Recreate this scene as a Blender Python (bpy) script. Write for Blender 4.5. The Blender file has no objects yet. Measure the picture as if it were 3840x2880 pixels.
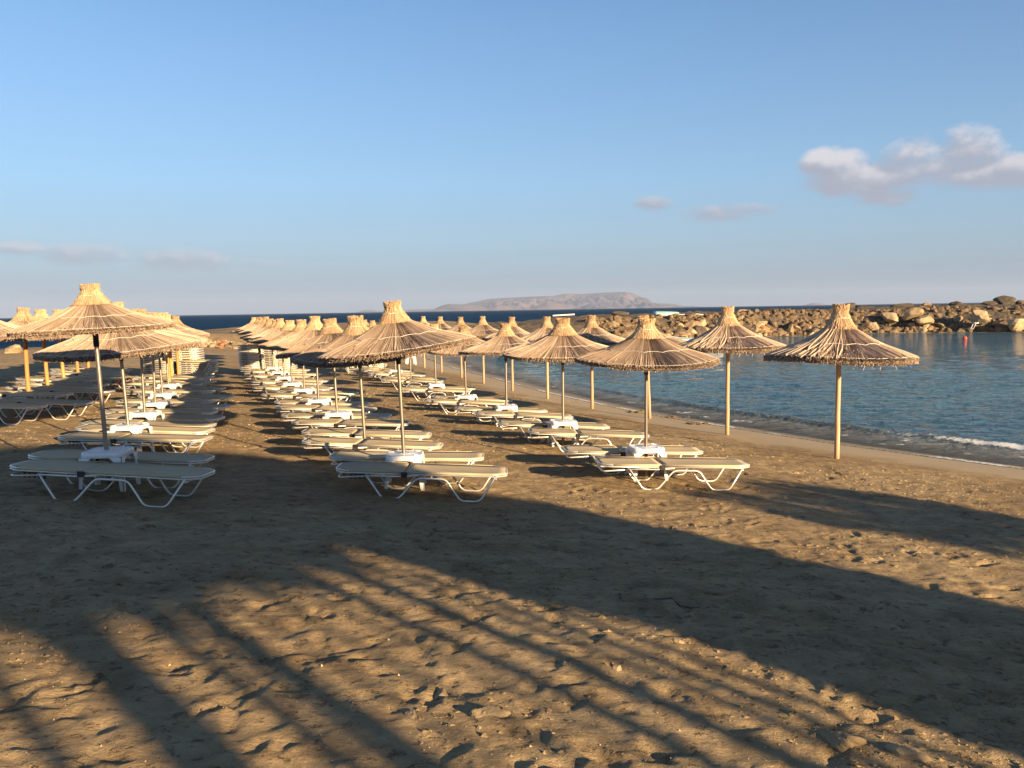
import bpy, math, random
import numpy as np
from mathutils import Vector, Matrix
random.seed(7); RNG = np.random.default_rng(11)
S = bpy.context.scene
COL = S.collection
R = math.radians

# ------------------------------------------------------------------ camera
FPX = 3110.0; PITCH = math.atan(278/FPX); ROLL = .0159
CAM = Vector((0, 0, 1.8))
cd = bpy.data.cameras.new('camera'); cam = bpy.data.objects.new('camera', cd); COL.objects.link(cam)
cd.sensor_width = 36; cd.lens = FPX/3840*36; cd.clip_start = .05; cd.clip_end = 80000
MR = Matrix.Rotation(math.pi/2-PITCH, 4, 'X') @ Matrix.Rotation(-ROLL, 4, 'Z')
cam.matrix_world = Matrix.Translation(CAM) @ MR
S.camera = cam

# ------------------------------------------------------------------ sun and sky
SUN_AZ = R(137.5); SUN_EL = R(13.0)          # sun behind the camera to the right, low
sdir = Vector((math.sin(SUN_AZ)*math.cos(SUN_EL), math.cos(SUN_AZ)*math.cos(SUN_EL), math.sin(SUN_EL)))
ld = bpy.data.lights.new('sun', 'SUN'); lo = bpy.data.objects.new('sun', ld); COL.objects.link(lo)
ld.energy = 5.0; ld.angle = R(.53); ld.color = (1, .735, .42)
lo.rotation_euler = sdir.to_track_quat('Z', 'Y').to_euler()
SKY = .041
S.view_settings.view_transform = 'Standard'; S.view_settings.look = 'None'
S.view_settings.exposure = 1.55; S.view_settings.gamma = 1
S.render.engine = 'CYCLES'

class NT:
    """small helper around a node tree"""
    def __init__(s, tree): s.t = tree; s.n = tree.nodes; s.l = tree.links
    def node(s, typ, **kw):
        n = s.n.new(typ)
        for k, v in kw.items(): setattr(n, k, v)
        return n
    def link(s, a, b): s.l.new(a, b)
    def setin(s, n, i, v):
        if hasattr(v, 'node') and hasattr(v, 'is_output'): s.link(v, n.inputs[i])
        elif v is not None: n.inputs[i].default_value = v
    def math(s, op, a, b=None, c=None, clamp=False):
        n = s.node('ShaderNodeMath', operation=op); n.use_clamp = clamp
        s.setin(n, 0, a); s.setin(n, 1, b); s.setin(n, 2, c); return n.outputs[0]
    def mix(s, f, a, b, mode='MIX'):
        n = s.node('ShaderNodeMix', data_type='RGBA', blend_type=mode)
        s.setin(n, 0, f)
        for i, v in ((6, a), (7, b)):
            if isinstance(v, tuple) and len(v) == 3: v = (*v, 1)
            s.setin(n, i, v)
        return n.outputs[2]
    def mixf(s, f, a, b):
        n = s.node('ShaderNodeMix', data_type='FLOAT'); s.setin(n, 0, f); s.setin(n, 2, a); s.setin(n, 3, b); return n.outputs[0]
    def noise(s, vec, scale, detail=4, rough=.55, dist=0):
        n = s.node('ShaderNodeTexNoise'); s.setin(n, 'Vector', vec); n.inputs['Scale'].default_value = scale
        n.inputs['Detail'].default_value = detail; n.inputs['Roughness'].default_value = rough
        n.inputs['Distortion'].default_value = dist; return n.outputs[0]
    def ramp(s, f, a, b, c=0., d=1.):
        n = s.node('ShaderNodeMapRange'); n.interpolation_type = 'SMOOTHSTEP'; s.setin(n, 0, f)
        for i, v in enumerate((a, b, c, d)): n.inputs[i+1].default_value = v
        return n.outputs[0]
    def attr(s, name): return s.node('ShaderNodeAttribute', attribute_name=name)
    def map(s, vec, scale=(1, 1, 1), loc=(0, 0, 0), rot=(0, 0, 0)):
        n = s.node('ShaderNodeMapping'); s.setin(n, 0, vec); n.inputs[1].default_value = loc
        n.inputs[2].default_value = rot; n.inputs[3].default_value = scale; return n.outputs[0]
    def bump(s, h, strength=.5, dist=.02, normal=None):
        n = s.node('ShaderNodeBump'); n.inputs['Strength'].default_value = strength; n.inputs['Distance'].default_value = dist
        s.setin(n, 'Height', h); s.setin(n, 'Normal', normal); return n.outputs[0]

world = bpy.data.worlds.new('World'); S.world = world; world.use_nodes = True
w = NT(world.node_tree); w.n.clear()
sky = w.node('ShaderNodeTexSky', sky_type='NISHITA'); sky.sun_disc = False
sky.sun_elevation = SUN_EL; sky.sun_rotation = SUN_AZ; sky.altitude = 0; sky.air_density = 1.0; sky.dust_density = .6; sky.ozone_density = 2.2
tc = w.node('ShaderNodeTexCoord').outputs['Generated']
sp = w.node('ShaderNodeSeparateXYZ'); w.link(tc, sp.inputs[0])
AZ = w.math('ARCTAN2', sp.outputs[0], sp.outputs[1]); EL = w.math('ARCSINE', sp.outputs[2])
nz = w.noise(w.map(tc, (1, 1, 1.7)), 16, 6, .58); nz2 = w.noise(w.map(tc, (1, 1, 1.6), (3, 1, 2)), 34, 5, .6)
nzw = w.math('SUBTRACT', w.math('ADD', w.math('MULTIPLY', nz, .7), w.math('MULTIPLY', nz2, .3)), .5)
OFF = [0., 0.]
def blob(a, e, ra, re):
    x = w.math('DIVIDE', w.math('SUBTRACT', AZ, a-OFF[0]), ra); y = w.math('DIVIDE', w.math('SUBTRACT', EL, e-OFF[1]), re)
    q = w.math('ADD', w.math('MULTIPLY', x, x), w.math('MULTIPLY', y, y)); return w.math('SUBTRACT', 1, q, clamp=False)
def blobs(lst):
    o = None
    for b in lst:
        v = blob(*b); o = v if o is None else w.math('SMOOTH_MAX', o, v, .25)
    return o
# cloud bodies: azimuth, elevation, half widths (radians, seen from the beach)
BODY = [(.417, .134, .084, .020), (.515, .130, .076, .0165), (.376, .146, .032, .022), (.445, .155, .035, .022), (.500, .156, .031, .024), (.423, .114, .036, .011), (.538, .135, .054, .014), (.354, .153, .025, .0155), (.46, .143, .08, .015), (.475, .150, .045, .018)]
SMALL = [(.168, .121, .0245, .0085), (.2485, .1074, .057, .0114)]
LEFT = [(-.466, .0656, .049, .0126), (-.360, .061, .066, .0132), (-.532, .0712, .031, .0076), (-.2975, .058, .035, .0084)]
def turb(o, k):
    v = w.map(tc, (1, 1, 1.5), o)
    a_ = w.math('MULTIPLY', w.noise(v, 13*k, 2, .5), .5); b_ = w.math('MULTIPLY', w.noise(v, 34*k, 7, .62), .5)
    return w.math('SUBTRACT', w.math('ADD', a_, b_), .5)
def cloud(lst, da, de, k, amp):
    """density here and a little way towards the sun: lit where the cloud thins that way"""
    OFF[:] = [0, 0]; d0 = w.math('ADD', blobs(lst), w.math('MULTIPLY', turb((0, 0, 0), k), amp))
    OFF[:] = [da, de]; d1 = w.math('ADD', blobs(lst), w.math('MULTIPLY', turb((da, 0, de*1.5), k), amp)); OFF[:] = [0, 0]
    return d0, w.math('SUBTRACT', d0, d1)
cb, gb = cloud(BODY, .007, .012, 1, 5.0); cs_, gs_ = cloud(SMALL, .004, .005, 1.6, 4.2); cl_, gl_ = cloud(LEFT, .006, .007, 1.1, 4.4)
big_m = w.ramp(cb, -.45, .95); sm_m = w.ramp(cs_, -.3, 1.2, 0, .8); lf_m = w.ramp(cl_, -.6, 1.4, 0, .8)
lit_m = w.math('MULTIPLY', w.ramp(gb, -.15, 1.35), w.ramp(EL, .10, .17, .45, 1)); lits = w.ramp(gs_, -.1, 1.6, 0, .6); litl_m = w.ramp(gl_, -.1, 1.3, 0, .7)
bright = w.math('MAXIMUM', w.math('MULTIPLY', lit_m, w.ramp(big_m, 0, .2)), w.math('MAXIMUM', w.math('MULTIPLY', lits, w.ramp(sm_m, 0, .2)), w.math('MULTIPLY', litl_m, w.ramp(lf_m, 0, .2))))
mask = w.math('MAXIMUM', w.math('MAXIMUM', big_m, sm_m), lf_m)
ccol = w.mix(bright, (3.3, 3.6, 4.4), (6.0, 5.9, 6.3))
# clear-air gradient of the anti-solar sky: lavender at the sea, pale blue, deeper blue above
gr = w.node('ShaderNodeValToRGB'); w.link(w.math('DIVIDE', EL, .6), gr.inputs[0]); els = gr.color_ramp.elements
stops = [(.0, (2.2, 2.65, 3.5)), (.035, (2.4, 3.05, 4.0)), (.087, (2.95, 4.1, 5.1)), (.14, (3.1, 4.7, 6.1)), (.245, (2.85, 5.0, 7.3)), (.40, (2.2, 4.2, 7.0)), (.60, (1.5, 3.2, 6.0)), (1.0, (1.1, 2.3, 4.6))]
els[0].position = 0; els[0].color = (*[q/8 for q in stops[0][1]], 1); els[1].position = 1; els[1].color = (*[q/8 for q in stops[-1][1]], 1)
for p_, c_ in stops[1:-1]: e_ = els.new(p_); e_.color = (*[q/8 for q in c_], 1)
lr = w.math('SUBTRACT', 8, w.math('MULTIPLY', w.math('MULTIPLY', w.math('SINE', AZ), 3.0), w.ramp(EL, .0, .3, .45, 1)))
grc = w.mix(1, gr.outputs[0], lr, 'MULTIPLY')
skyc = w.mix(w.ramp(EL, .3, .9, .9, 0), w.mix(1.0, sky.outputs[0], (1.0, 1.0, 1.05), 'MULTIPLY'), grc)
final = w.mix(mask, skyc, ccol)
bg = w.node('ShaderNodeBackground'); w.link(final, bg.inputs[0]); bg.inputs[1].default_value = SKY
out = w.node('ShaderNodeOutputWorld'); w.link(bg.outputs[0], out.inputs[0])

# ------------------------------------------------------------------ helpers
def tag(o, label=None, cat=None, group=None, kind=None):
    if label: o['label'] = label
    if cat: o['category'] = cat
    if group: o['group'] = group
    if kind: o['kind'] = kind
    return o
def link(o, parent=None):
    COL.objects.link(o)
    if parent is not None: o.parent = parent
    return o
def empty(name, loc=(0, 0, 0), rz=0):
    o = bpy.data.objects.new(name, None); o.location = loc; o.rotation_euler = (0, 0, rz); o.empty_display_size = .2
    return link(o)
class MB:
    """collects geometry, links it as ONE mesh object"""
    def __init__(s): s.v = []; s.f = []; s.c = []; s.n = 0
    def add(s, v, f, c=None):
        v = np.asarray(v, float); s.v.append(v); b = s.n
        s.f += [tuple(i+b for i in q) for q in f]; s.n += len(v)
        s.c.append(np.full(len(v), .5 if c is None else c) if np.isscalar(c) or c is None else np.asarray(c))
    def box(s, lo, hi, c=None):
        x0, y0, z0 = lo; x1, y1, z1 = hi
        v = [(x, y, z) for x in (x0, x1) for y in (y0, y1) for z in (z0, z1)]
        s.add(v, [(0, 1, 3, 2), (4, 6, 7, 5), (0, 4, 5, 1), (2, 3, 7, 6), (0, 2, 6, 4), (1, 5, 7, 3)], c)
    def tube(s, pts, r, n=8, cap=True, c=None, closed=False):
        P = [np.array(p, float) for p in pts]; m = len(P); rs = r if hasattr(r, '__len__') else [r]*m
        V = []; prev = None
        for i in range(m):
            if closed: t = P[(i+1) % m]-P[i-1]
            else: t = P[min(i+1, m-1)]-P[max(i-1, 0)]
            t = t/(np.linalg.norm(t)+1e-9)
            if prev is None:
                a = np.array((0, 0, 1.)) if abs(t[2]) < .9 else np.array((1., 0, 0))
                u = np.cross(a, t)
            else: u = prev-t*np.dot(prev, t)
            u /= np.linalg.norm(u)+1e-9; prev = u; w_ = np.cross(t, u)
            for k in range(n):
                a = 2*math.pi*k/n; V.append(P[i]+rs[i]*(math.cos(a)*u+math.sin(a)*w_))
        F = []
        for i in range(m if closed else m-1):
            j = (i+1) % m
            for k in range(n):
                k2 = (k+1) % n; F.append((i*n+k, i*n+k2, j*n+k2, j*n+k))
        if cap and not closed: F.append(tuple(range(n))[::-1]); F.append(tuple((m-1)*n+k for k in range(n)))
        s.add(V, F, c)
    def lathe(s, prof, n=32, c=None):
        V = []; F = []
        for (r_, z) in prof:
            for k in range(n): a = 2*math.pi*k/n; V.append((r_*math.cos(a), r_*math.sin(a), z))
        for i in range(len(prof)-1):
            for k in range(n): k2 = (k+1) % n; F.append((i*n+k, i*n+k2, (i+1)*n+k2, (i+1)*n+k))
        s.add(V, F, c)
    def mesh(s, name, mat, smooth=False, col=False):
        me = bpy.data.meshes.new(name); V = np.concatenate(s.v)
        me.from_pydata(V.tolist(), [], s.f); me.materials.append(mat)
        if smooth: me.shade_smooth()
        if col:
            a = me.attributes.new('tone', 'FLOAT', 'POINT'); a.data.foreach_set('value', np.concatenate(s.c).astype(np.float32))
        return me
    def build(s, name, mat, parent=None, smooth=False, col=False):
        return link(bpy.data.objects.new(name, s.mesh(name, mat, smooth, col)), parent)
def fillet(pts, r, n=4):
    """round the corners of a polyline"""
    P = [np.array(p, float) for p in pts]; o = [P[0]]
    for i in range(1, len(P)-1):
        a, b, c = P[i-1], P[i], P[i+1]; u = a-b; v = c-b; lu = np.linalg.norm(u); lv = np.linalg.norm(v)
        q = min(r, lu*.45, lv*.45); s0 = b+u/lu*q; s1 = b+v/lv*q
        for k in range(n+1):
            t = k/n; o.append((1-t)**2*s0+2*t*(1-t)*b+t*t*s1)
    o.append(P[-1]); return o
def grid_mesh(name, X, Y, Z, mat, attrs={}, smooth=True):
    nx, ny = len(X), len(Y); XX, YY = np.meshgrid(X, Y)
    co = np.stack([XX, YY, Z], -1).reshape(-1, 3).astype(np.float32)
    i = np.arange(nx*ny).reshape(ny, nx)
    q = np.stack([i[:-1, :-1], i[:-1, 1:], i[1:, 1:], i[1:, :-1]], -1).reshape(-1, 4).astype(np.int32)
    me = bpy.data.meshes.new(name); me.vertices.add(len(co)); me.vertices.foreach_set('co', co.ravel())
    me.loops.add(q.size); me.loops.foreach_set('vertex_index', q.ravel())
    me.polygons.add(len(q)); me.polygons.foreach_set('loop_start', np.arange(0, q.size, 4, dtype=np.int32))
    me.polygons.foreach_set('use_smooth', np.full(len(q), smooth)); me.update(calc_edges=True); me.validate()
    for k, a in attrs.items():
        at = me.attributes.new(k, 'FLOAT', 'POINT'); at.data.foreach_set('value', np.asarray(a, np.float32).ravel())
    me.materials.append(mat); o = bpy.data.objects.new(name, me); return link(o)
class VNoise:
    def __init__(s, seed): s.t = np.random.default_rng(seed).random((256, 256))
    def __call__(s, x, y):
        xi = np.floor(x).astype(int); yi = np.floor(y).astype(int); fx = x-xi; fy = y-yi
        fx = fx*fx*(3-2*fx); fy = fy*fy*(3-2*fy); a = xi & 255; b = yi & 255; a1 = (a+1) & 255; b1 = (b+1) & 255; t = s.t
        return (t[a, b]*(1-fx)+t[a1, b]*fx)*(1-fy)+(t[a, b1]*(1-fx)+t[a1, b1]*fx)*fy-.5
VN = [VNoise(i) for i in range(6)]
def fbm(x, y, oct=4, seed=0, g=.5):
    o = 0; a = 1; 
    for k in range(oct): o = o+a*VN[(seed+k) % 6](x*2**k+17.3*k, y*2**k-9.1*k); a *= g
    return o

# ------------------------------------------------------------------ lie of the land
SEA = -1.05
SHORE = [(26, -9), (20, .8), (14.2, 7.6), (8.7, 13.94), (7.6, 15.4), (6.5, 17.0), (5.2, 19.2), (3.9, 21.5), (2.7, 24.2), (1.1, 28.4), (-.75, 34.5), (-2.9, 41),
         (-5.2, 50), (-5.9, 56), (-4.5, 62), (0, 66.5), (5, 68.6), (9, 69.5), (14, 73), (25.6, 78), (34.5, 81.5), (41, 81), (48.5, 79), (60, 77), (130, 74)]
BAY = np.array(SHORE+[(130, -120), (26, -120)])
COAST = np.array([(-600, 40), (-80, 40), (-46, 47), (-31, 54), (-29, 63), (-33, 80), (-34, 92), (-27, 105), (-15, 110), (0, 113), (30, 118), (60, 123), (130, 130), (600, 140), (600, -600), (-600, -600)])
def sdist(P, x, y):
    """signed distance, negative inside polygon P"""
    d = np.full(x.shape, 1e18); ins = np.zeros(x.shape, bool); n = len(P)
    for i in range(n):
        ax, ay = P[i]; bx, by = P[(i+1) % n]; ex, ey = bx-ax, by-ay
        t = np.clip(((x-ax)*ex+(y-ay)*ey)/(ex*ex+ey*ey), 0, 1)
        d = np.minimum(d, (x-ax-t*ex)**2+(y-ay-t*ey)**2)
        c = ((ay > y) != (by > y)) & (x < (bx-ax)*(y-ay)/(by-ay+1e-12)+ax); ins ^= c
    d = np.sqrt(d); return np.where(ins, -d, d)
PX = [-90, -12, -4, -1.5, 0, 2.5, 6.65, 10.3, 13.5, 15.7, 20, 40]; PZ = [-5, -2.2, -.75, -.22, 0, .22, .55, .73, .93, 1.05, 1.15, 1.25]
def land(x, y):
    db = sdist(BAY, x, y); dc = -sdist(COAST, x, y)
    z = np.interp(db, PX, PZ)
    z2 = np.interp(dc, [-60, -3, 0, 4, 20], [-5, -.6, .1, 1.1, 1.6])
    z = SEA+np.minimum(z, z2)
    bank = np.clip((y+.25*(x+16)-56.5)/2.5, 0, 1); bank = bank*bank*(3-2*bank)*np.clip((-x-4)/4, 0, 1)*np.clip((db-1)/4, 0, 1)
    berm = .15*np.exp(-((x+5.2)/2.8)**2-((y-7.2)/2.8)**2)
    return z+bank*.42+berm, db, dc
def gz(x, y):
    z, _, _ = land(np.array([float(x)]), np.array([float(y)])); return float(z[0])
def ray(u, v):
    d = MR.to_3x3() @ Vector(((u-1920)/FPX, -(v-1440)/FPX, -1)); return d.normalized()
def spot(u, v, h=0.):
    """where a sight line meets the level h above the sand"""
    d = ray(u, v); z = -.3
    for _ in range(8):
        t = (z+h-CAM.z)/d.z; P = CAM+d*t; z = z*.3+.7*gz(P.x, P.y)
    return P.x, P.y

# ------------------------------------------------------------------ materials
def mat(name):
    m = bpy.data.materials.new(name); m.use_nodes = True; t = NT(m.node_tree); return m, t, t.n['Principled BSDF']
def obj_co(t): return t.node('ShaderNodeTexCoord').outputs['Object']
def geo_co(t): return t.node('ShaderNodeNewGeometry').outputs['Position']
def oinfo(t): return t.node('ShaderNodeObjectInfo').outputs['Random']
M = {}
def simple(name, col, rough=.5, metal=0, var=.12, scale=6, bump=.0, bs=60, spec=.5):
    m, t, b = mat(name); c = obj_co(t); n = t.noise(c, scale, 5, .6); n2 = t.noise(c, scale*9, 3)
    f = t.math('ADD', t.math('MULTIPLY', n, .7), t.math('MULTIPLY', n2, .3))
    k = t.math('ADD', t.math('MULTIPLY', t.math('SUBTRACT', f, .5), var*4), t.math('ADD', 1, t.math('MULTIPLY', t.math('SUBTRACT', oinfo(t), .5), var)))
    col = t.mix(1, (*col, 1), t.math('MAXIMUM', k, .1), 'MULTIPLY'); t.link(col, b.inputs['Base Color'])
    b.inputs['Roughness'].default_value = rough; b.inputs['Metallic'].default_value = metal; b.inputs['Specular IOR Level'].default_value = spec
    if bump: t.link(t.bump(t.noise(c, bs, 4), bump, .01), b.inputs['Normal'])
    M[name] = m; return m
simple('aluminium', (.74, .71, .65), .36, .5, .08, 5)
simple('white_plastic', (.74, .74, .76), .38, 0, .05, 4)
simple('black_plastic', (.02, .02, .022), .4, 0, .1, 8)
simple('pole_metal', (.27, .23, .19), .38, .7, .18, 7)
simple('sleeve', (.025, .026, .03), .55, 0, .2, 8)
simple('twine', (.74, .70, .62), .8, 0, .1, 20)
simple('boat_white', (.72, .72, .72), .3, 0, .08, 3)
simple('boat_teal', (.22, .36, .40), .4, 0, .15, 3)
simple('boat_dark', (.03, .035, .045), .4, 0, .15, 3)
simple('buoy_red', (.62, .07, .03), .4, 0, .06, 5)
simple('bark', (.10, .075, .055), .9, 0, .3, 5, .6, 40)
simple('leaf', (.07, .10, .045), .7, 0, .3, 3)
simple('clump', (.10, .072, .042), .95, 0, .35, 8, .8, 60)
simple('orange_cloth', (.5, .09, .04), .8, 0, .1, 8)
def wood(name, c1, c2):
    m, t, b = mat(name); c = t.map(obj_co(t), (14, 14, 1.1)); n = t.noise(c, 2.5, 6, .6, .4)
    n2 = t.noise(obj_co(t), 1.7, 3)
    col = t.mix(t.ramp(n, .3, .7), (*c1, 1), (*c2, 1)); col = t.mix(t.ramp(n2, .45, .75, 0, .35), col, (c1[0]*.5, c1[1]*.5, c1[2]*.5))
    col = t.mix(1, col, t.math('ADD', .85, t.math('MULTIPLY', oinfo(t), .3)), 'MULTIPLY')
    t.link(col, b.inputs['Base Color']); b.inputs['Roughness'].default_value = .75; b.inputs['Specular IOR Level'].default_value = .25
    t.link(t.bump(n, .4, .006), b.inputs['Normal']); M[name] = m
wood('wood_pale', (.36, .23, .13), (.52, .36, .22)); wood('wood_orange', (.44, .19, .06), (.62, .29, .10))
# fabric sling: woven, slightly dirty
m, t, b = mat('sling'); c = obj_co(t)
wv = t.node('ShaderNodeTexWave'); wv.inputs['Scale'].default_value = 60; t.link(c, wv.inputs[0])
d1 = t.noise(c, 2.2, 4, .6); col = t.mix(t.ramp(d1, .4, .8, 0, .5), (.53, .43, .28), (.43, .35, .23))
col = t.mix(1, col, t.math('ADD', .82, t.math('MULTIPLY', oinfo(t), .34)), 'MULTIPLY')
t.link(col, b.inputs['Base Color']); b.inputs['Roughness'].default_value = .75; b.inputs['Specular IOR Level'].default_value = .3
t.link(t.bump(wv.outputs[0], .08, .002), b.inputs['Normal']); M['sling'] = m
# reed thatch: per-straw tone, weathering
def thatch(name, dark, mid, pale):
    m, t, b = mat(name); a = t.attr('tone').outputs['Fac']; c = obj_co(t)
    n = t.noise(c, 3.2, 4, .6); n2 = t.noise(t.map(c, (30, 30, 30)), 2, 2)
    f = t.math('ADD', a, t.math('MULTIPLY', t.math('SUBTRACT', n, .5), .5))
    f = t.math('ADD', f, t.math('MULTIPLY', t.math('SUBTRACT', n2, .5), .25))
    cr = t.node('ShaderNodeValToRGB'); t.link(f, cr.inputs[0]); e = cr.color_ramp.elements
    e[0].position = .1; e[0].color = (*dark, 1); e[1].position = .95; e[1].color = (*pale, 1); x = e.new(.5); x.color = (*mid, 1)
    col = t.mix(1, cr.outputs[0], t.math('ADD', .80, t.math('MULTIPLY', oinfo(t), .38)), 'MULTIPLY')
    t.link(col, b.inputs['Base Color']); b.inputs['Roughness'].default_value = .8; b.inputs['Specular IOR Level'].default_value = .2; M[name] = m
thatch('thatch', (.115, .080, .058), (.30, .215, .155), (.52, .40, .30))
thatch('thatch_top', (.24, .15, .085), (.43, .285, .165), (.58, .42, .265))
# rocks
def rockmat(name, c1, c2, c3, sc=1.):
    m, t, b = mat(name); c = t.node('ShaderNodeTexCoord').outputs['Object']; r = oinfo(t)
    cc = t.node('ShaderNodeVectorMath', operation='ADD'); t.link(c, cc.inputs[0])
    cb = t.node('ShaderNodeCombineXYZ'); t.link(t.math('MULTIPLY', r, 40), cb.inputs[0]); t.link(cb.outputs[0], cc.inputs[1]); c = cc.outputs[0]
    n = t.noise(c, 1.6*sc, 7, .62); n2 = t.noise(c, 7*sc, 5, .65)
    col = t.mix(t.ramp(n, .35, .65), (*c1, 1), (*c2, 1)); col = t.mix(t.ramp(n2, .52, .72, 0, .75), col, (*c3, 1))
    col = t.mix(1, col, t.math('ADD', .7, t.math('MULTIPLY', r, .55)), 'MULTIPLY')
    t.link(col, b.inputs['Base Color']); b.inputs['Roughness'].default_value = .92; b.inputs['Specular IOR Level'].default_value = .2
    h = t.math('ADD', t.math('MULTIPLY', n2, .6), t.noise(c, 22*sc, 4, .7))
    t.link(t.bump(h, .8, .05/sc), b.inputs['Normal']); M[name] = m
rockmat('rock_pale', (.33, .24, .145), (.44, .335, .21), (.13, .09, .06))
rockmat('rock_brown', (.19, .13, .08), (.28, .20, .125), (.09, .065, .045))
rockmat('rock_dark', (.075, .06, .048), (.12, .095, .07), (.035, .03, .026))
rockmat('rock_red', (.34, .14, .07), (.40, .22, .12), (.16, .08, .05))
rockmat('stone', (.36, .26, .15), (.46, .35, .22), (.22, .15, .09), 12)
# island rock
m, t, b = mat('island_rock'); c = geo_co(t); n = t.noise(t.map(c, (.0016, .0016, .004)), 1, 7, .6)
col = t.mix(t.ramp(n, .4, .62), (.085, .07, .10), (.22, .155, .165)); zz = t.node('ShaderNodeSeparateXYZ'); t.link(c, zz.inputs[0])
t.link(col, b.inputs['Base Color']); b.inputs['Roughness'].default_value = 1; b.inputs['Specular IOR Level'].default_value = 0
M['island'] = m
# sand
m, t, b = mat('sand'); c = geo_co(t); wet = t.attr('wet').outputs['Fac']; rk = t.attr('rock').outputs['Fac']; fp = t.attr('trod').outputs['Fac']
big = t.noise(c, .35, 5, .6); med = t.noise(c, 2.6, 6, .65); fine = t.noise(c, 38, 4, .7)
grit = t.node('ShaderNodeTexVoronoi'); grit.inputs['Scale'].default_value = 90; t.link(c, grit.inputs[0])
sand = t.mix(t.ramp(big, .35, .65), (.345, .245, .135), (.43, .315, .182))
sand = t.mix(t.ramp(med, .44, .70, 0, .55), sand, (.15, .10, .055))
ms = t.noise(t.map(c, (1, 1.4, 1), (4, 2, 0)), 10, 5, .72); sand = t.mix(t.ramp(ms, .57, .66, 0, .55), sand, (.09, .06, .034))  # dark specks in the pits: shadows of small dents painted into the sand colour
m2 = t.noise(t.map(c, (1, 1.2, 1), (9, 5, 0)), 4.3, 7, .75); sand = t.mix(t.ramp(m2, .40, .60, .28, 0), sand, (.13, .088, .048)); sand = t.mix(t.ramp(m2, .55, .68, 0, .35), sand, (.47, .345, .20))
spk = t.ramp(fine, .56, .70, 0, .6); sand = t.mix(spk, sand, (.10, .068, .038))
pale = t.ramp(grit.outputs[0], .0, .09, .5, 0); sand = t.mix(t.math('MULTIPLY', pale, .6), sand, (.46, .38, .27))
sand = t.mix(wet, sand, t.mix(t.ramp(big, .3, .7), (.37, .285, .17), (.42, .325, .20)))
rc = t.mix(t.ramp(t.noise(c, .5, 7, .7), .4, .65), (.10, .08, .062), (.17, .135, .10)); sand = t.mix(rk, sand, rc)
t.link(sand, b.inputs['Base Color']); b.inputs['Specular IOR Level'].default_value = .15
t.link(t.mixf(wet, .95, .6), b.inputs['Roughness'])
cs = t.map(c, (1.0, 1.6, 1)); hh = t.math('ADD', t.math('MULTIPLY', t.noise(cs, 7, 7, .72), .9), t.math('MULTIPLY', t.noise(t.map(c, (1, 1.3, 1)), 30, 5, .8), .55))
vo = t.node('ShaderNodeTexVoronoi', feature='SMOOTH_F1'); vo.inputs['Scale'].default_value = 4.2; t.link(t.map(c, (1, 1, 0)), vo.inputs[0])
hh = t.math('ADD', hh, t.math('MULTIPLY', t.ramp(vo.outputs[0], .05, .35), .25))
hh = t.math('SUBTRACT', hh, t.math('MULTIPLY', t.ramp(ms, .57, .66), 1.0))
hh = t.math('MULTIPLY', hh, t.math('SUBTRACT', 1, t.math('MULTIPLY', wet, .93))); gsp = t.node('ShaderNodeSeparateXYZ'); t.link(c, gsp.inputs[0]); hh = t.math('MULTIPLY', hh, t.ramp(gsp.outputs[1], 6, 30, 1, .6))
t.link(t.bump(hh, .75, .045), b.inputs['Normal']); M['sand'] = m
# water
m, t, b = mat('sea_water'); c = geo_co(t); dp = t.attr('depth').outputs['Fac']; fo = t.attr('foam').outputs['Fac']; far = t.attr('open').outputs['Fac']
lw = t.noise(c, .09, 5, .6)
colr = t.mix(t.ramp(lw, .35, .65), (.032, .084, .135), (.046, .116, .162)); colr = t.mix(far, colr, (.004, .022, .062))
colr = t.mix(t.ramp(dp, .0, .55, 1, 0), colr, (.36, .35, .31))
colr = t.mix(t.attr('crest').outputs['Fac'], colr, (.11, .115, .075))
caps = t.math('MULTIPLY', t.ramp(t.noise(t.map(c, (.02, .09, 1)), 1, 8, .72), .70, .74), far)
colr = t.mix(caps, colr, (.5, .52, .55))
t.link(colr, b.inputs['Base Color']); b.inputs['IOR'].default_value = 1.33
t.link(t.mixf(far, .07, .28), b.inputs['Roughness']); t.link(t.mixf(far, .42, .03), b.inputs['Specular IOR Level'])
h1 = t.noise(t.map(c, (.75, 1.5, 1)), 1.15, 5, .62, .5); h2 = t.noise(t.map(c, (1, 1.7, 1), rot=(0, 0, .5)), 3.3, 4, .6, .3)
h3 = t.noise(t.map(c, (.05, .11, 1)), 1, 7, .68)
hb = t.math('ADD', t.math('MULTIPLY', h1, .50), t.math('MULTIPLY', h2, .24)); hb = t.math('MULTIPLY', hb, t.math('SUBTRACT', 1, far))
hb = t.math('ADD', hb, t.math('MULTIPLY', t.math('MULTIPLY', h3, far), 6.0))
shal = t.ramp(dp, .02, .5, .15, 1.)
hb = t.math('MULTIPLY', hb, shal)
nrm = t.bump(hb, 1.0, 1.0); t.link(nrm, b.inputs['Normal'])
tr = t.node('ShaderNodeBsdfTransparent'); mx = t.node('ShaderNodeMixShader'); t.link(t.ramp(dp, .0, .42, .22, 1), mx.inputs[0])
t.link(tr.outputs[0], mx.inputs[1]); t.link(b.outputs[0], mx.inputs[2])
fr_ = t.node('ShaderNodeBsdfDiffuse'); t.link(t.mix(caps, t.mix(t.ramp(t.noise(t.map(c, (.01, .05, 1)), 1, 6, .7), .35, .65), (.006, .030, .080), (.014, .055, .125)), (.45, .47, .5)), fr_.inputs[0])
mf = t.node('ShaderNodeMixShader'); t.link(t.math('MULTIPLY', far, .88), mf.inputs[0]); t.link(mx.outputs[0], mf.inputs[1]); t.link(fr_.outputs[0], mf.inputs[2])
fd = t.node('ShaderNodeBsdfDiffuse'); fd.inputs[0].default_value = (.72, .74, .76, 1)
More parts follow.
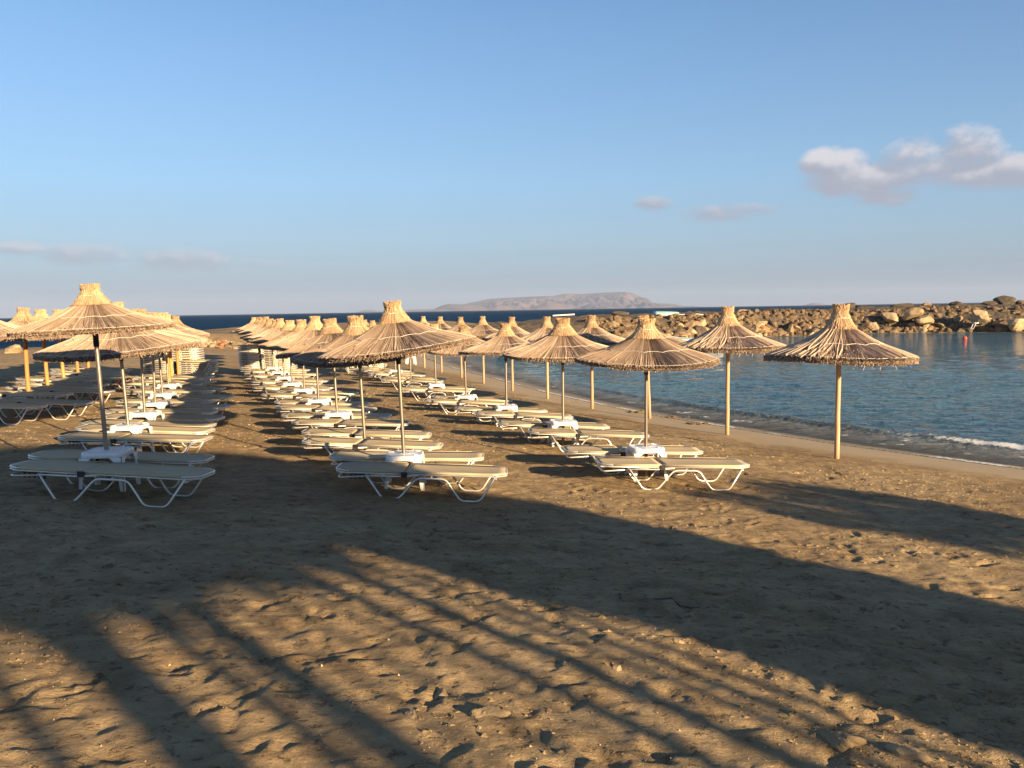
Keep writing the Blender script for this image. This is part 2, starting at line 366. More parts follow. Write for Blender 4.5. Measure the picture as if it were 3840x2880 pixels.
fn = t.noise(t.map(c, (1, 1, 1)), 9, 6, .72); fm = t.math('MULTIPLY', t.ramp(t.math('ADD', fo, t.math('MULTIPLY', t.math('SUBTRACT', fn, .5), 1.6)), .35, .75), t.ramp(fo, .02, .2), clamp=True)
mx2 = t.node('ShaderNodeMixShader'); t.link(fm, mx2.inputs[0]); t.link(mf.outputs[0], mx2.inputs[1]); t.link(fd.outputs[0], mx2.inputs[2])
t.link(mx2.outputs[0], t.n['Material Output'].inputs[0]); M['water'] = m

# ------------------------------------------------------------------ ground and sea
def axis(lo, hi, fa, fb, s, g, gmax=60):
    """fine spacing s in [fa, fb], growing by factor g outside"""
    a = list(np.arange(fa, fb+s*.5, s)); q = s; x = a[-1]
    while x < hi: q = min(q*g, gmax); x += q; a.append(x)
    q = s; x = a[0]; pre = []
    while x > lo: q = min(q*g, gmax); x -= q; pre.append(x)
    return np.array(pre[::-1]+a)
gx = axis(-600, 600, -4.6, 5.4, .024, 1.022, 40); gy = axis(-300, 220, 2.9, 8.2, .022, 1.0105, 1.2)
GX, GY = np.meshgrid(gx, gy)
Z, DB, DC = land(GX, GY)
dry = np.clip((DB-1.3)/1.5, 0, 1); near = np.clip((70-GY)/30, 0, 1)
dry2 = dry*near
Z = Z+dry2*(fbm(GX*.22, GY*.22, 3, 1)*.06+fbm(GX*1.3, GY*1.3, 4, 2, .5)*.013+fbm(GX*6, GY*7, 3, 3, .6)*.009+fbm(GX*17, GY*19, 2, 1)*.005*(GY < 9))
# ridged, scuffed lumps close by
rg = 1-np.abs(fbm(GX*2.3+3, GY*2.9, 4, 4, .55))*2.6
Z = Z+dry2*.009*np.clip(rg, -1, 1)*(GY < 30)
def stamp(cx, cy, ln, wd, ang, dep, rim=.35):
    i0, i1 = np.searchsorted(gx, [cx-ln*1.6, cx+ln*1.6]); j0, j1 = np.searchsorted(gy, [cy-ln*1.6, cy+ln*1.6])
    if i1-i0 < 3 or j1-j0 < 3: return
    x = GX[j0:j1, i0:i1]-cx; y = GY[j0:j1, i0:i1]-cy; ca, sa = math.cos(ang), math.sin(ang)
    u = (x*ca+y*sa)/ln; v = (-x*sa+y*ca)/(wd*(1+.25*u)); r2 = u*u+v*v
    Z[j0:j1, i0:i1] += -dep*np.exp(-(r2*1.3)**2)+dep*rim*np.exp(-((np.sqrt(r2)-1.25)/.28)**2)
for k in range(3600):
    yy = 2.6+20*random.random()**1.3; xx = random.uniform(-.64, .64)*yy
    if sdist(BAY, np.array([xx]), np.array([yy]))[0] < 2.6: continue
    q = random.random()
    if q < .45: stamp(xx, yy, random.uniform(.11, .15), random.uniform(.04, .06), random.gauss(2.3, .9), random.uniform(.006, .016))
    elif q < .8: stamp(xx, yy, random.uniform(.05, .12), random.uniform(.04, .09), random.uniform(0, 3.1), random.uniform(-.010, .013), .2)
    else: stamp(xx, yy, random.uniform(.15, .4), random.uniform(.1, .2), random.uniform(0, 3.1), random.uniform(-.006, .007), .1)
wet = (1-np.clip((DB-1.15-fbm(GX*.8, GY*.8, 3, 1)*.9)/.7, 0, 1))
rockm = np.clip((GY-60+fbm(GX*.15, GY*.15, 3)*8)/8, 0, 1)*np.clip(1-(60-DC)/60, 0, 1)*np.clip((DB-2)/4, 0, 1)
rockm = np.maximum(rockm, np.clip((9-DC+fbm(GX*.2, GY*.2, 3)*6)/5, 0, 1)*(DB > 3))
Z += rockm*(fbm(GX*.35, GY*.35, 4, 2)*.12-.12)
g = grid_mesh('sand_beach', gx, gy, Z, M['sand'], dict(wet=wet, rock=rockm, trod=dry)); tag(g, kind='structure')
from bisect import bisect
def surf(x, y):
    """height of the finished sand surface"""
    i = min(max(bisect(gx, x)-1, 0), len(gx)-2); j = min(max(bisect(gy, y)-1, 0), len(gy)-2)
    fx = (x-gx[i])/(gx[i+1]-gx[i]); fy = (y-gy[j])/(gy[j+1]-gy[j])
    return float((Z[j, i]*(1-fx)+Z[j, i+1]*fx)*(1-fy)+(Z[j+1, i]*(1-fx)+Z[j+1, i+1]*fx)*fy)

wx = axis(-16000, 16000, -4, 13, .07, 1.03, 1500); wy = axis(-3000, 16000, 11, 30, .07, 1.022, 1500)
WX, WY = np.meshgrid(wx, wy)
near_w = (np.abs(WX) < 700) & (WY < 260) & (WY > -400)
wz, wdb, wdc = land(np.clip(WX, -590, 590), np.clip(WY, -290, 300))
opn = np.where(wdb < 0, np.clip((WY-90)/40, 0, 1), 1.); opn = np.where(WY < 78, np.where(wdb < 0, 0, opn), opn); opn = np.where(WY > 118, 1., opn)
depth = np.where(wdb < 0, SEA-wz, 2.); depth = np.where(opn > .5, 3., depth)
wdist = -wdb                                                   # metres off the beach
wig = fbm(WX*.18, WY*.18, 3, 2)*.9
pos = wdist-2.3-wig*.6-.16*np.clip((20-WY)/6, -.5, 1)
along = np.clip((36-WY)/12, 0, 1)
amp = .13*along*(.75+.5*fbm(WX*.5, WY*.5, 2, 3))
ridge = np.where(pos < 0, np.exp(-(pos/.16)**2), np.exp(-(pos/.42)**2))
H = amp*ridge*(wdb < 0)
H += (wdb < 0)*np.clip(wdist/3, 0, 1)*np.clip((60-WY)/30, 0, 1)*(np.sin((wdist*2.1+wig*3))*.012+fbm(WX*1.1, WY*2.0, 3, 4)*.05)
H += (wdb < 0)*.012*fbm(WX*2, WY*2, 2)*np.clip(wdist, 0, 1)
breaking = np.clip((18.4-WY)/1.6, 0, 1)*np.clip(.75+fbm(WX*2.3, WY*2.3, 3, 1)*1.3, 0, 1)+.45*np.clip((fbm(WX*.9, WY*.9, 2, 5)-.15)*6, 0, 1)*along
foam = (wdb < 0)*(np.clip(np.exp(-((pos+.10)/.11)**2)*breaking, 0, 1)*.8+.45*np.exp(-((pos+.6)/.35)**2)*breaking*np.clip(fbm(WX*3, WY*3, 3)*3+.4, 0, 1)
      + .7*np.exp(-((wdist-.14)/.11)**2)*np.clip(fbm(WX*.7, WY*.7, 2)*2+.6, 0, 1)
      + .5*np.exp(-((wdist-1.0)/.5)**2)*np.clip(fbm(WX*2.2+5, WY*2.2, 3)*3, 0, 1))
depth = depth+np.where(np.abs(pos) < .5, amp*ridge*1.2, 0); crest = (wdb < 0)*np.exp(-((pos+.05)/.22)**2)*along*np.clip(.8+fbm(WX*.5, WY*.5, 2, 3), 0, 1)
sea = grid_mesh('sea', wx, wy, SEA+H, M['water'], dict(depth=depth, foam=foam, open=opn, crest=crest)); tag(sea, kind='structure')

# ------------------------------------------------------------------ thatched parasols
def prof(r):
    """height of the thatch above the rim, r from 0 to 1"""
    return +.47*np.maximum(1-r, 0)**1.14-.12*np.maximum(r-1, 0)+.012*np.sin(r*9)
def make_canopy(seed, n=1700, loose=.0):
    rg = random.Random(seed); mb = MB(); N = 64
    sag = [rg.uniform(-.02, .02) for _ in range(5)]
    def sg(a): return sag[0]*math.cos(a)+sag[1]*math.sin(a)+sag[2]*math.cos(2*a)+sag[3]*math.sin(3*a)
    rr = list(np.linspace(.08, .985, 10))
    V = []; F = []; C = []
    for i, r in enumerate(rr):
        for k in range(N):
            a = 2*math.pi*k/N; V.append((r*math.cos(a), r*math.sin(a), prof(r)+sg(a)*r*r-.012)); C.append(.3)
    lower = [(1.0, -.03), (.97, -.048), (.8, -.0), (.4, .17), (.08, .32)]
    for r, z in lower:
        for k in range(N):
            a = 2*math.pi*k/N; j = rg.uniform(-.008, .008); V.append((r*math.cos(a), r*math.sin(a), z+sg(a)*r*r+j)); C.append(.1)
    m = len(rr)+len(lower)
    for i in range(m-1):
        for k in range(N): k2 = (k+1) % N; F.append((i*N+k, i*N+k2, (i+1)*N+k2, (i+1)*N+k))
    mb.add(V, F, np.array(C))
    for s_ in range(n):
        a = rg.uniform(0, 2*math.pi); r0 = rg.choice([.1, .14, .3, .5])+rg.uniform(-.04, .06) if rg.random() < .45 else rg.uniform(.1, .16)
        r1 = rg.uniform(.96, 1.02) if rg.random() < .8 else rg.uniform(.7, .95)
        tw = rg.gauss(0, .05+loose*.12); wd = rg.uniform(.004, .0085); lift = rg.uniform(.0, .014); tone = min(1, max(0, rg.gauss(.5, .15+.1*loose)))
        if rg.random() < .02+.12*loose: tone = rg.uniform(.8, 1.0); lift += .01; wd *= 1.2
        K = 6; pv = []; f = []
        for i in range(K+1):
            q = i/K; r = r0+(r1-r0)*q; aa = a+tw*(q-.5)+loose*.02*math.sin(q*7+s_)
            z = prof(r)+sg(aa)*r*r+lift*(.5+q*.8); cx, cy = r*math.cos(aa), r*math.sin(aa); tx, ty = -math.sin(aa), math.cos(aa)
            ww = wd*(.55+.75*q)
            pv += [(cx-tx*ww, cy-ty*ww, z-.006), (cx, cy, z+.004), (cx+tx*ww, cy+ty*ww, z-.006)]
        for i in range(K): b = i*3; f += [(b, b+3, b+4, b+1), (b+1, b+4, b+5, b+2)]
        mb.add(pv, f, tone)
    for s_ in range(1900):                                       # cut ends bristling round the rim
        a = rg.uniform(0, 2*math.pi); z0 = rg.uniform(-.045, .012); l = rg.uniform(.006, .020); w_ = rg.uniform(.003, .006); r = rg.uniform(.985, 1.0)
        dz = rg.uniform(-.018, .004); ca, sa = math.cos(a), math.sin(a); z = z0+sg(a)
        p0 = np.array((r*ca, r*sa, z)); p1 = np.array(((r+l)*ca, (r+l)*sa, z+dz)); t_ = np.array((-sa, ca, 0))*w_; u = np.array((0, 0, w_))
        tone = min(1, max(0, rg.gauss(.42, .25)))
        mb.add([p0-t_-u, p0+t_-u, p0+u, p1-t_-u, p1+t_-u, p1+u], [(0, 1, 4, 3), (1, 2, 5, 4), (2, 0, 3, 5), (3, 4, 5)], tone)
    for s_ in range(50):                                         # straggling ends hanging below
        a = rg.uniform(0, 2*math.pi); r = rg.uniform(.9, 1.0); l = rg.uniform(.02, .06); ca, sa = math.cos(a), math.sin(a); z = -.05+sg(a)
        p0 = np.array((r*ca, r*sa, z)); p1 = p0+np.array((rg.uniform(-.03, .03), rg.uniform(-.03, .03), -l)); t_ = np.array((-sa, ca, 0))*.004
        mb.add([p0-t_, p0+t_, p1+t_, p1-t_], [(0, 1, 2, 3)], rg.uniform(.2, .7))
    top = MB(); fat = rg.uniform(.92, 1.06); waist = .50+rg.uniform(-.01, .03)
    def tp(q):   # q 0..1 from skirt hem to tuft
        zz = .362+q*.30; z_w = waist+.065
        if zz < z_w: s0 = (zz-.362)/(z_w-.362); r = (.222-.130*s0**1.0)*fat
        else: s0 = (zz-z_w)/(.66-z_w); r = (.092+.004*s0)*fat
        return r, zz
    top.lathe([(tp(q)[0]-.012, tp(q)[1]) for q in np.linspace(0, .97, 10)]+[(.001, .62)], 24, .2)
    for s_ in range(620):
        a = rg.uniform(0, 2*math.pi); q0 = rg.uniform(0, .06) if rg.random() < .7 else rg.uniform(.1, .5); q1 = rg.uniform(.90, 1.10) if rg.random() < .6 else rg.uniform(.5, .9)
        wd = rg.uniform(.004, .008); lf = rg.uniform(-.004, .01); tw = rg.gauss(0, .16); tone = min(1, max(0, rg.gauss(.55, .2))); pv = []; f = []; K = 7
        for i in range(K+1):
            q = q0+(q1-q0)*i/K; r, z = tp(min(q, 1)); z += max(0, q-1)*.4; r += lf+(.02*rg.random() if i in (0, K) else 0); aa = a+tw*(q-.5); cx, cy = r*math.cos(aa), r*math.sin(aa); tx, ty = -math.sin(aa)*wd, math.cos(aa)*wd
            pv += [(cx-tx, cy-ty, z), (cx+math.cos(aa)*.005, cy+math.sin(aa)*.005, z), (cx+tx, cy+ty, z)]
        for i in range(K): b = i*3; f += [(b, b+1, b+4, b+3), (b+1, b+2, b+5, b+4)]
        top.add(pv, f, tone)
    tw_ = MB(); ring = [((tp(.5)[0]+.008)*math.cos(a), (tp(.5)[0]+.008)*math.sin(a), tp(.5)[1]+.006*math.sin(3*a)) for a in np.linspace(0, 2*math.pi, 24, endpoint=False)]
    tw_.tube(ring, .005, 5, closed=True)
    st = MB(); nsc = 14
    for base, dip, rad in ((.56, .035, .0028),):
        pts = []
        for k in range(nsc*8):
            a = 2*math.pi*k/(nsc*8); q = (k % 8)/8; r = base+dip*(1-4*(q-.5)**2)*-1+.02
            pts.append((r*math.cos(a), r*math.sin(a), prof(r)+sg(a)*r*r+.021))
        st.tube(pts, rad, 5, closed=True)
    pts = []
    for k in range(96):
        a = 2*math.pi*k/96; r = .965; pts.append((r*math.cos(a), r*math.sin(a), prof(r)+sg(a)*r*r+.018+.003*math.sin(k*2.1)))
    st.tube(pts, .0024, 5, closed=True)
    return (mb.mesh('canopy', M['thatch'], col=True), top.mesh('top_knot', M['thatch_top'], col=True), st.mesh('stitching', M['twine']), tw_.mesh('binding', M['twine']))
CANOPY = [make_canopy(1), make_canopy(2), make_canopy(3), make_canopy(4, 1400, .9), make_canopy(5, 1500, .6)]
def pole_mesh(kind):
    mb = MB(); r = .0235 if kind == 'metal' else .042
    z = np.linspace(0, 1, 9); rg = random.Random(3)
    mb.tube([(rg.uniform(-.003, .003)*(kind != 'metal'), rg.uniform(-.003, .003)*(kind != 'metal'), q) for q in z], [r*(1.03-.08*q) for q in z], 12)
    return mb.mesh('pole', M['pole_metal'] if kind == 'metal' else M['wood_pale'] if kind == 'pale' else M['wood_orange'], True)
POLE = {k: pole_mesh(k) for k in ('metal', 'pale', 'orange')}
sl = MB(); sl.tube([(0, 0, 0), (0, 0, .30)], .029, 12); SLEEVE = sl.mesh('pole_sleeve', M['sleeve'], True)
sl = MB(); sl.tube([(0, 0, 0), (0, 0, .10)], .047, 12); SLEEVE_W = sl.mesh('pole_sleeve', M['sleeve'], True)
def new(name, me, parent=None): return link(bpy.data.objects.new(name, me), parent)
def parasol(x, y, H, D, kind, var, label, group, lean=(0, 0), rim_tilt=(0, 0), z=None):
    base = empty('thatched_parasol', (x, y, (surf(x, y) if z is None else z)-.02), random.uniform(0, 6.28) if lean == (0, 0) else 0)
    tag(base, label, 'parasol', group)
    base.rotation_euler[0] = lean[1]; base.rotation_euler[1] = lean[0]
    rr = D/2; vs_ = .84 if kind != 'pale' else 1.08; rimz = H-.66*rr*vs_
    p = new('pole', POLE[kind], base); p.scale = (1, 1, rimz+.28*rr)
    s_ = new('pole_sleeve', SLEEVE if kind == 'metal' else SLEEVE_W, base); s_.location = (0, 0, rimz-(.20 if kind == 'metal' else .06)*1.0)
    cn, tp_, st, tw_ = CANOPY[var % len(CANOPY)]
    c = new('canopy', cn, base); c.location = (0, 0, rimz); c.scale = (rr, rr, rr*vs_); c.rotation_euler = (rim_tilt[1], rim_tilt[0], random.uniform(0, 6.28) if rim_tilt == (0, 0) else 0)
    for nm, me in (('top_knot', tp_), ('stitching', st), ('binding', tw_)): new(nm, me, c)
    return base
ORD = ['first', 'second', 'third', 'fourth', 'fifth', 'sixth', 'seventh', 'eighth', 'ninth', 'tenth', 'eleventh', 'twelfth', 'thirteenth', 'fourteenth']
ROWS = {}
def along_row(P, n, step):
    """continue a row of measured poles"""
    P = list(P); a, b = np.array(P[-4]), np.array(P[-1]); d = (b-a); d /= np.linalg.norm(d)
    while len(P) < n: P.append(tuple(np.array(P[-1])+d*step+np.array((random.gauss(0, .06), random.gauss(0, .06)))))
    return P
sea_px = [(3138, 1718.6), (2727, 1629), (2436, 1567), (2220.6, 1532), (2053.6, 1495), (1922, 1465), (1814, 1438), (1731, 1417), (1656, 1397), (1592, 1379.5)]
SEA_H = [2.62, 2.70, 2.58, 2.56, 2.52, 2.5, 2.5, 2.45, 2.45, 2.45]; SEA_D = [2.42, 2.32, 2.2, 1.95, 2.0, 1.95, 1.85, 1.85, 1.8, 1.8]
for i, (u, v) in enumerate(sea_px):
    x, y = spot(u, v)
    lab = ['straggly thatched parasol on a pale wooden pole standing alone rightmost by the water',
           'loosely thatched wooden parasol second from the right along the waterline',
           'wooden-poled parasol with tilted canopy, third from the right by the water'][i] if i < 3 else '%s parasol from the camera in the waterside row on wooden poles' % ORD[i]
    parasol(x, y, SEA_H[i], SEA_D[i], 'pale', (3 if i < 2 else 4 if i % 2 else 0+i), lab, 'parasols along the water edge', lean=((-.035, 0) if i == 2 else (.001, 0)), rim_tilt=((-.09, 0) if i == 2 else (random.uniform(-.02, .02), .001)))
def row(px, h, n, step, Hs, Ds, kinds, name, group, leans={}, tilts={}, vo=0):
    P = [spot(u, v, h) for u, v in px]; P = [(a, b+.12) for a, b in P]; P = along_row(P, n, step); ROWS[name] = P
    for i, (x, y) in enumerate(P):
        H = Hs[i] if i < len(Hs) else random.uniform(2.0, 2.1); D = Ds[i] if i < len(Ds) else random.uniform(1.85, 1.98)
        k = kinds(i); mt = 'metal' if k == 'metal' else 'orange wooden'
        parasol(x, y, H, D, k, (i*2+vo) % 3, '%s thatched parasol of the %s, on a %s pole' % (ORD[i], name, mt), group, lean=leans.get(i, (random.uniform(-.035, .01), 0.001)), rim_tilt=tilts.get(i, (random.uniform(-.06, .05), random.uniform(-.02, .07))))
    return P
R3 = row([(2427.5, 1689), (2113, 1595.5), (1899, 1530), (1748, 1487), (1634, 1447), (1539, 1414.6)], .375, 11, 2.5, [2.12, 2.12, 2.08, 2.05], [1.88, 1.98, 1.9, 1.85], lambda i: 'metal', 'right-hand lounger row', 'parasols of the right-hand lounger row', {0: (.005, 0), 1: (0.004, 0)}, {0: (.0, .025)}, 0)
R2 = row([(1513.6, 1711.6), (1364, 1628), (1262, 1560), (1191, 1510), (1135.6, 1470.5), (1091, 1440.6), (1063.5, 1418)], .375, 13, 2.35, [2.24, 2.06, 2.03, 2.08, 2.0, 2.02], [1.88, 1.9, 1.9, 1.9], lambda i: 'metal', 'middle row', 'parasols of the middle row', {0: (-.03, 0), 1: (-.035, 0)}, {0: (-.06, .035)}, 1)
R1 = row([(384, 1697), (471, 1606), (531, 1562), (571, 1519.5), (603, 1483), (624, 1450)], .375, 9, 2.15, [2.18, 2.12, 2.05, 2.04], [1.58, 2.1, 1.9], lambda i: 'metal' if i < 6 else 'orange', 'left row', 'parasols of the left row', {0: (-.035, 0), 1: (-.045, 0)}, {0: (.0, .045), 1: (.02, .09)}, 2)
R0 = row([(-60, 1512), (94, 1470.6), (169, 1446.5), (231, 1420), (284.5, 1398), (325, 1384)], .30, 7, 2.1, [2.05]*7, [1.95]*7, lambda i: 'orange', 'far left row', 'parasols of the far left row', vo=1)

# ------------------------------------------------------------------ sun loungers
def make_lounger():
    root = bpy.data.objects.new('sun_lounger', None); COL.objects.link(root); L = .95; W = .275; zt = .315
    def bed(x0, x1, cut0, cut1, name, sag=.012):
        mb = MB(); nx, ny = 14, 6; V = []; F = []
        for lay in (0, 1):
            for i in range(nx+1):
                for j in range(ny+1):
                    q = i/nx; x = x0+(x1-x0)*q; s_ = j/ny*2-1
                    hw = W; e = .14
                    if cut0: hw = min(hw, W-.09+max(0, (x-x0))/e*.09)
                    if cut1: hw = min(hw, W-.09+max(0, (x1-x))/e*.09)
                    V.append((x, s_*hw, zt+.008-sag*(1-s_*s_)*min(1, 4*q*(1-q)+.3)-lay*.012))
        n1 = (nx+1)*(ny+1)
        for i in range(nx):
            for j in range(ny):
                a = i*(ny+1)+j; q = (a, a+ny+1, a+ny+2, a+1); F += [q, tuple(n1+k for k in q[::-1])]
        for i in range(nx):
            for j in (0, ny):
                a = i*(ny+1)+j; b = a+ny+1; F.append((a, b, b+n1, a+n1) if j else (a, a+n1, b+n1, b))
        for j in range(ny):
            for i in (0, nx):
                a = i*(ny+1)+j; b = a+1; F.append((a, a+n1, b+n1, b) if i else (a, b, b+n1, a+n1))
        mb.add(V, F)
        for s_ in (-1, 1): mb.tube([(x0+(.15 if cut0 else .02), s_*(W+.006), zt), (x1-(.15 if cut1 else .02), s_*(W+.006), zt)], .0135, 8)
        return mb.build(name, M['sling'], root, True)
    hx = -.18
    bed(-L, hx-.01, True, False, 'backrest_sling'); bed(hx+.01, L, False, True, 'seat_sling')
    # perimeter rails (two tubes, one above the other)
    fr = MB(); fb = MB()
    for dz, r in ((0, .0098), (-.022, .0085)):
        y = W+.006; fr.tube(fillet([(hx+.02, -y, zt+dz), (L-.11, -y, zt+dz), (L+.012, -W+.095, zt+dz), (L+.012, W-.095, zt+dz), (L-.11, y, zt+dz), (hx+.02, y, zt+dz)], .05), r, 7)
        fb.tube(fillet([(hx-.02, -y, zt+dz), (-L+.11, -y, zt+dz), (-L-.012, -W+.095, zt+dz), (-L-.012, W-.095, zt+dz), (-L+.11, y, zt+dz), (hx-.02, y, zt+dz)], .05), r, 7)
    fr.build('seat_frame', M['aluminium'], root, True); fb.build('backrest_frame', M['aluminium'], root, True)
    for s_ in (-1, 1):
        y = s_*(W+.018)
        lg = MB(); lg.tube(fillet([(-L+.35, y*.97, zt-.045), (-L+.53, y, .012), (-L+.71, y, .012), (-L+.91, y, zt-.06), (-L+1.23, y, zt-.06), (-L+1.40, y, .012), (-L+1.62, y, .012), (-L+1.79, y*.97, zt-.012)], .06, 5), .0112, 8)
        lg.build('leg_tube', M['aluminium'], root, True)
        rl = MB(); rl.tube([(-L+.34, y*.97, zt-.05), (-L+.70, y*.97, zt-.05), (-L+.92, y*.97, zt-.032)], .010, 7); rl.build('side_bar', M['aluminium'], root, True)
        hg = MB(); hg.box((hx-.035, y-.012, zt-.052), (hx+.03, y+.012, zt+.006)); hg.box((hx-.03, y-.017, zt-.035), (hx-.01, y+.017, zt-.015)); hg.build('hinge', M['black_plastic'], root)
    for x in (-L+.34, -L+1.07, -L+1.79): cb = MB(); cb.tube([(x, -W-.01, zt-.05), (x, W+.01, zt-.05)], .010, 6); cb.build('crossbar', M['aluminium'], root, True)
    bs = MB(); bs.tube(fillet([(-L+.60, -W*.86, zt-.045), (-L+.05, -W*.86, zt-.085), (-L+.02, -W*.7, zt-.088), (-L+.02, W*.7, zt-.088), (-L+.05, W*.86, zt-.085), (-L+.60, W*.86, zt-.045)], .05), .0095, 7)
    bs.build('backrest_support', M['aluminium'], root, True)
    for s_ in (-1, 1):
        rk_ = MB(); rk_.box((-L+.15, s_*W*.8-.006, zt-.055), (-L+.39, s_*W*.8+.006, zt-.035))
        for k in range(5): x = -L+.16+k*.05; rk_.box((x, s_*W*.8-.008, zt-.10), (x+.014, s_*W*.8+.008, zt-.05))
        rk_.build('ratchet', M['black_plastic'], root)
    for s_ in (-1, 1):
        ec = MB(); ec.tube(fillet([(-L+.13, s_*(W-.012), zt-.004), (-L+.02, s_*(W-.10), zt-.004)], .03), .014, 6); ec.build('corner_cap', M['black_plastic'], root, True)
    return root
LNG = make_lounger(); lng_used = False
def copy_tree(o):
    c = o.copy(); COL.objects.link(c)
    for ch in o.children:
        k = ch.copy(); COL.objects.link(k); k.parent = c
    return c
def lounger(x, y, label, group, rz=0., z=None, pitch=0., roll=0., cat='sun lounger'):
    global lng_used
    o = LNG if not lng_used else copy_tree(LNG); lng_used = True
    if z is None:
        # rest on the sand under the four feet
        c, s_ = math.cos(rz), math.sin(rz); zs = [surf(x+c*a-s_*b, y+s_*a+c*b) for a in (-.33, .56) for b in (-.3, .3)]
        z = sum(zs)/4-.005; pitch = -math.atan2((zs[2]+zs[3]-zs[0]-zs[1])/2, .89)*.8; roll = math.atan2((zs[1]+zs[3]-zs[0]-zs[2])/2, .6)*.5
    o.location = (x, y, z); o.rotation_euler = (roll, pitch, rz); tag(o, label, cat, group); return o
def table_make():
    root = bpy.data.objects.new('side_table', None); COL.objects.link(root); h = .43; w_ = .22
    tb = MB(); n = 32
    def sq(r, k):
        a = 2*math.pi*(k+.5)/n; c, s_ = math.cos(a), math.sin(a); q = (abs(c)**5+abs(s_)**5)**(-1/5); return r*q*c, r*q*s_
    rings = [(.028, h-.006), (.03, h), (.06, h), (.065, h-.003), (w_*.90, h-.003), (w_*.93, h), (w_*.985, h-.004), (w_, h-.014), (w_+.006, h-.06), (w_, h-.062), (w_-.012, h-.018), (.03, h-.018), (.028, h-.006)]
    V = []; F = []
    for r, z in rings:
        for k in range(n):
            x, y = sq(r, k) if r > .08 else (r*math.cos(2*math.pi*(k+.5)/n), r*math.sin(2*math.pi*(k+.5)/n)); V.append((x, y, z))
    for i in range(len(rings)-1):
        for k in range(n): k2 = (k+1) % n; F.append((i*n+k, i*n+k2, (i+1)*n+k2, (i+1)*n+k))
    tb.add(V, F); tb.build('table_top', M['white_plastic'], root, True)
    for sx in (-1, 1):
        for sy in (-1, 1):
            lg = MB()
            # L-section legs that widen into the apron arch
            for ax in (0, 1):
                zs = [h-.06, h-.10, h-.14, h-.22, 0]; ws = [.13, .085, .066, .058, .042]; o_ = [0, 0, 0, .004, .014]
                V = []; F = []
                for z, wd, of in zip(zs, ws, o_):
                    e = w_+.004+of
                    for t_ in (0, .012):
                        for q in (0, wd):
                            a = (e-t_, e-q) if ax == 0 else (e-q, e-t_); V.append((sx*a[0], sy*a[1], z))
                for i in range(len(zs)-1):
                    b = i*4
                    F += [(b, b+1, b+5, b+4), (b+1, b+3, b+7, b+5), (b+3, b+2, b+6, b+7), (b+2, b, b+4, b+6)]
                b = (len(zs)-1)*4; F += [(b, b+1, b+3, b+2), (0, 2, 3, 1)]
                lg.add(V, F)
            lg.build('leg', M['white_plastic'], root)
    for sx in (-1, 1):
        for sy in (-1, 1):
            dp = MB(); dp.tube([(sx*.15+.035*math.cos(a), sy*.15+.035*math.sin(a), h-.0015) for a in np.linspace(0, 6.283, 16, endpoint=False)], .004, 5, closed=True); dp.build('cup_ring', M['white_plastic'], root, True)
    return root
TBL = table_make(); tbl_used = False
def table(x, y, label, rz=0., group='white side tables at the parasol poles', loc=None):
    global tbl_used
    o = TBL if not tbl_used else copy_tree(TBL); tbl_used = True
    o.location = loc or (x, y, surf(x, y)-.012); o.rotation_euler = (0, 0, rz); tag(o, label, 'side table', group); return o
GL = 'sun loungers set out under the parasols'
def lrow(name, P, n, meas, dx=.15, tables=(), rz=0.02, tbl_rot={}):
    cnt = 0
    for i in range(n):
        px_, py_ = P[i]
        for side in (0, 1):
            if cnt < len(meas):
                u, v = meas[cnt]; x, y0_ = spot(u, v, .31); y = py_+(-.52 if side == 0 else .50)+random.uniform(-.03, .03); x *= (y-.27)/y0_
            else: x = px_+dx*random.uniform(.0, 1.6); y = py_+(-.52 if side == 0 else .50)+random.uniform(-.05, .05)
            if cnt > 1: x += random.uniform(-.04, .04)
            a = rz+random.uniform(-.035, .05)
            where = 'before' if side == 0 else 'behind'
            lounger(x, y, 'beige sun lounger %s %s parasol of the %s' % (where, ORD[i], name), GL, a); cnt += 1
        if i in tables:
            table(px_, py_, 'white side table round the %s pole of the %s' % (ORD[i], name), tbl_rot.get(i, random.uniform(-.1, .1)))
lrow('right-hand lounger row', R3, 8, [(2531, 1740), (2379, 1696), (2202, 1629), (2079, 1599), (1963.5, 1552), (1878, 1532)], .1, (0, 1, 2, 3, 4, 6), .03, {0: .12, 1: .1, 3: -.2, 4: .2})
lrow('middle row', R2, 9, [(1571, 1766), (1516, 1716), (1392, 1667), (1369.5, 1639), (1305, 1587), (1256, 1567), (1203, 1540), (1189, 1517)], .1, (0, 2, 3, 4, 5, 6, 7, 8), .0, {0: .05})
lrow('left row', R1, 8, [(368, 1751), (412, 1713), (482, 1671), (511, 1648), (534, 1602), (590, 1580), (565, 1542), (632, 1502)], .2, (0, 1, 2, 3, 4, 5), .01, {0: .08})
lrow('far left row', R0, 6, [], .4, (), .03)
# stacks at the end of the rows: every lounger of a stack is a lounger
CNT = ['lowest']+['%s from the bottom' % q for q in ORD[1:]]
def stack(u, v, n, name, rz=0., dz=.062, sh=.004, u2=None):
    x, y = spot(u, v); z0 = surf(x, y)
    for k in range(n):
        lab = 'topmost' if k == n-1 else CNT[k]
        lounger(x+sh*k+random.uniform(-.012, .012), y+random.uniform(-.01, .01), 'sun lounger, %s in the %s' % (lab, name), 'stacked sun loungers', rz+random.uniform(-.012, .012), z=z0+k*dz, pitch=.0)
stack(1010, 1412, 14, 'tall pile of the middle row', .02, .062, -.004)
stack(655, 1420, 14, 'tall pile of the left row', .0, .072, -.006)
stack(697, 1428, 6, 'low pile before the tall left one', .03, .062, .0)
stack(1357, 1403, 7, 'low pile of the right-hand row', .03, .062, 0)
x, y = spot(1541, 1366); table(x, y, 'lone white plastic table standing on bare sand between the rows', .3, 'white side tables at the parasol poles')
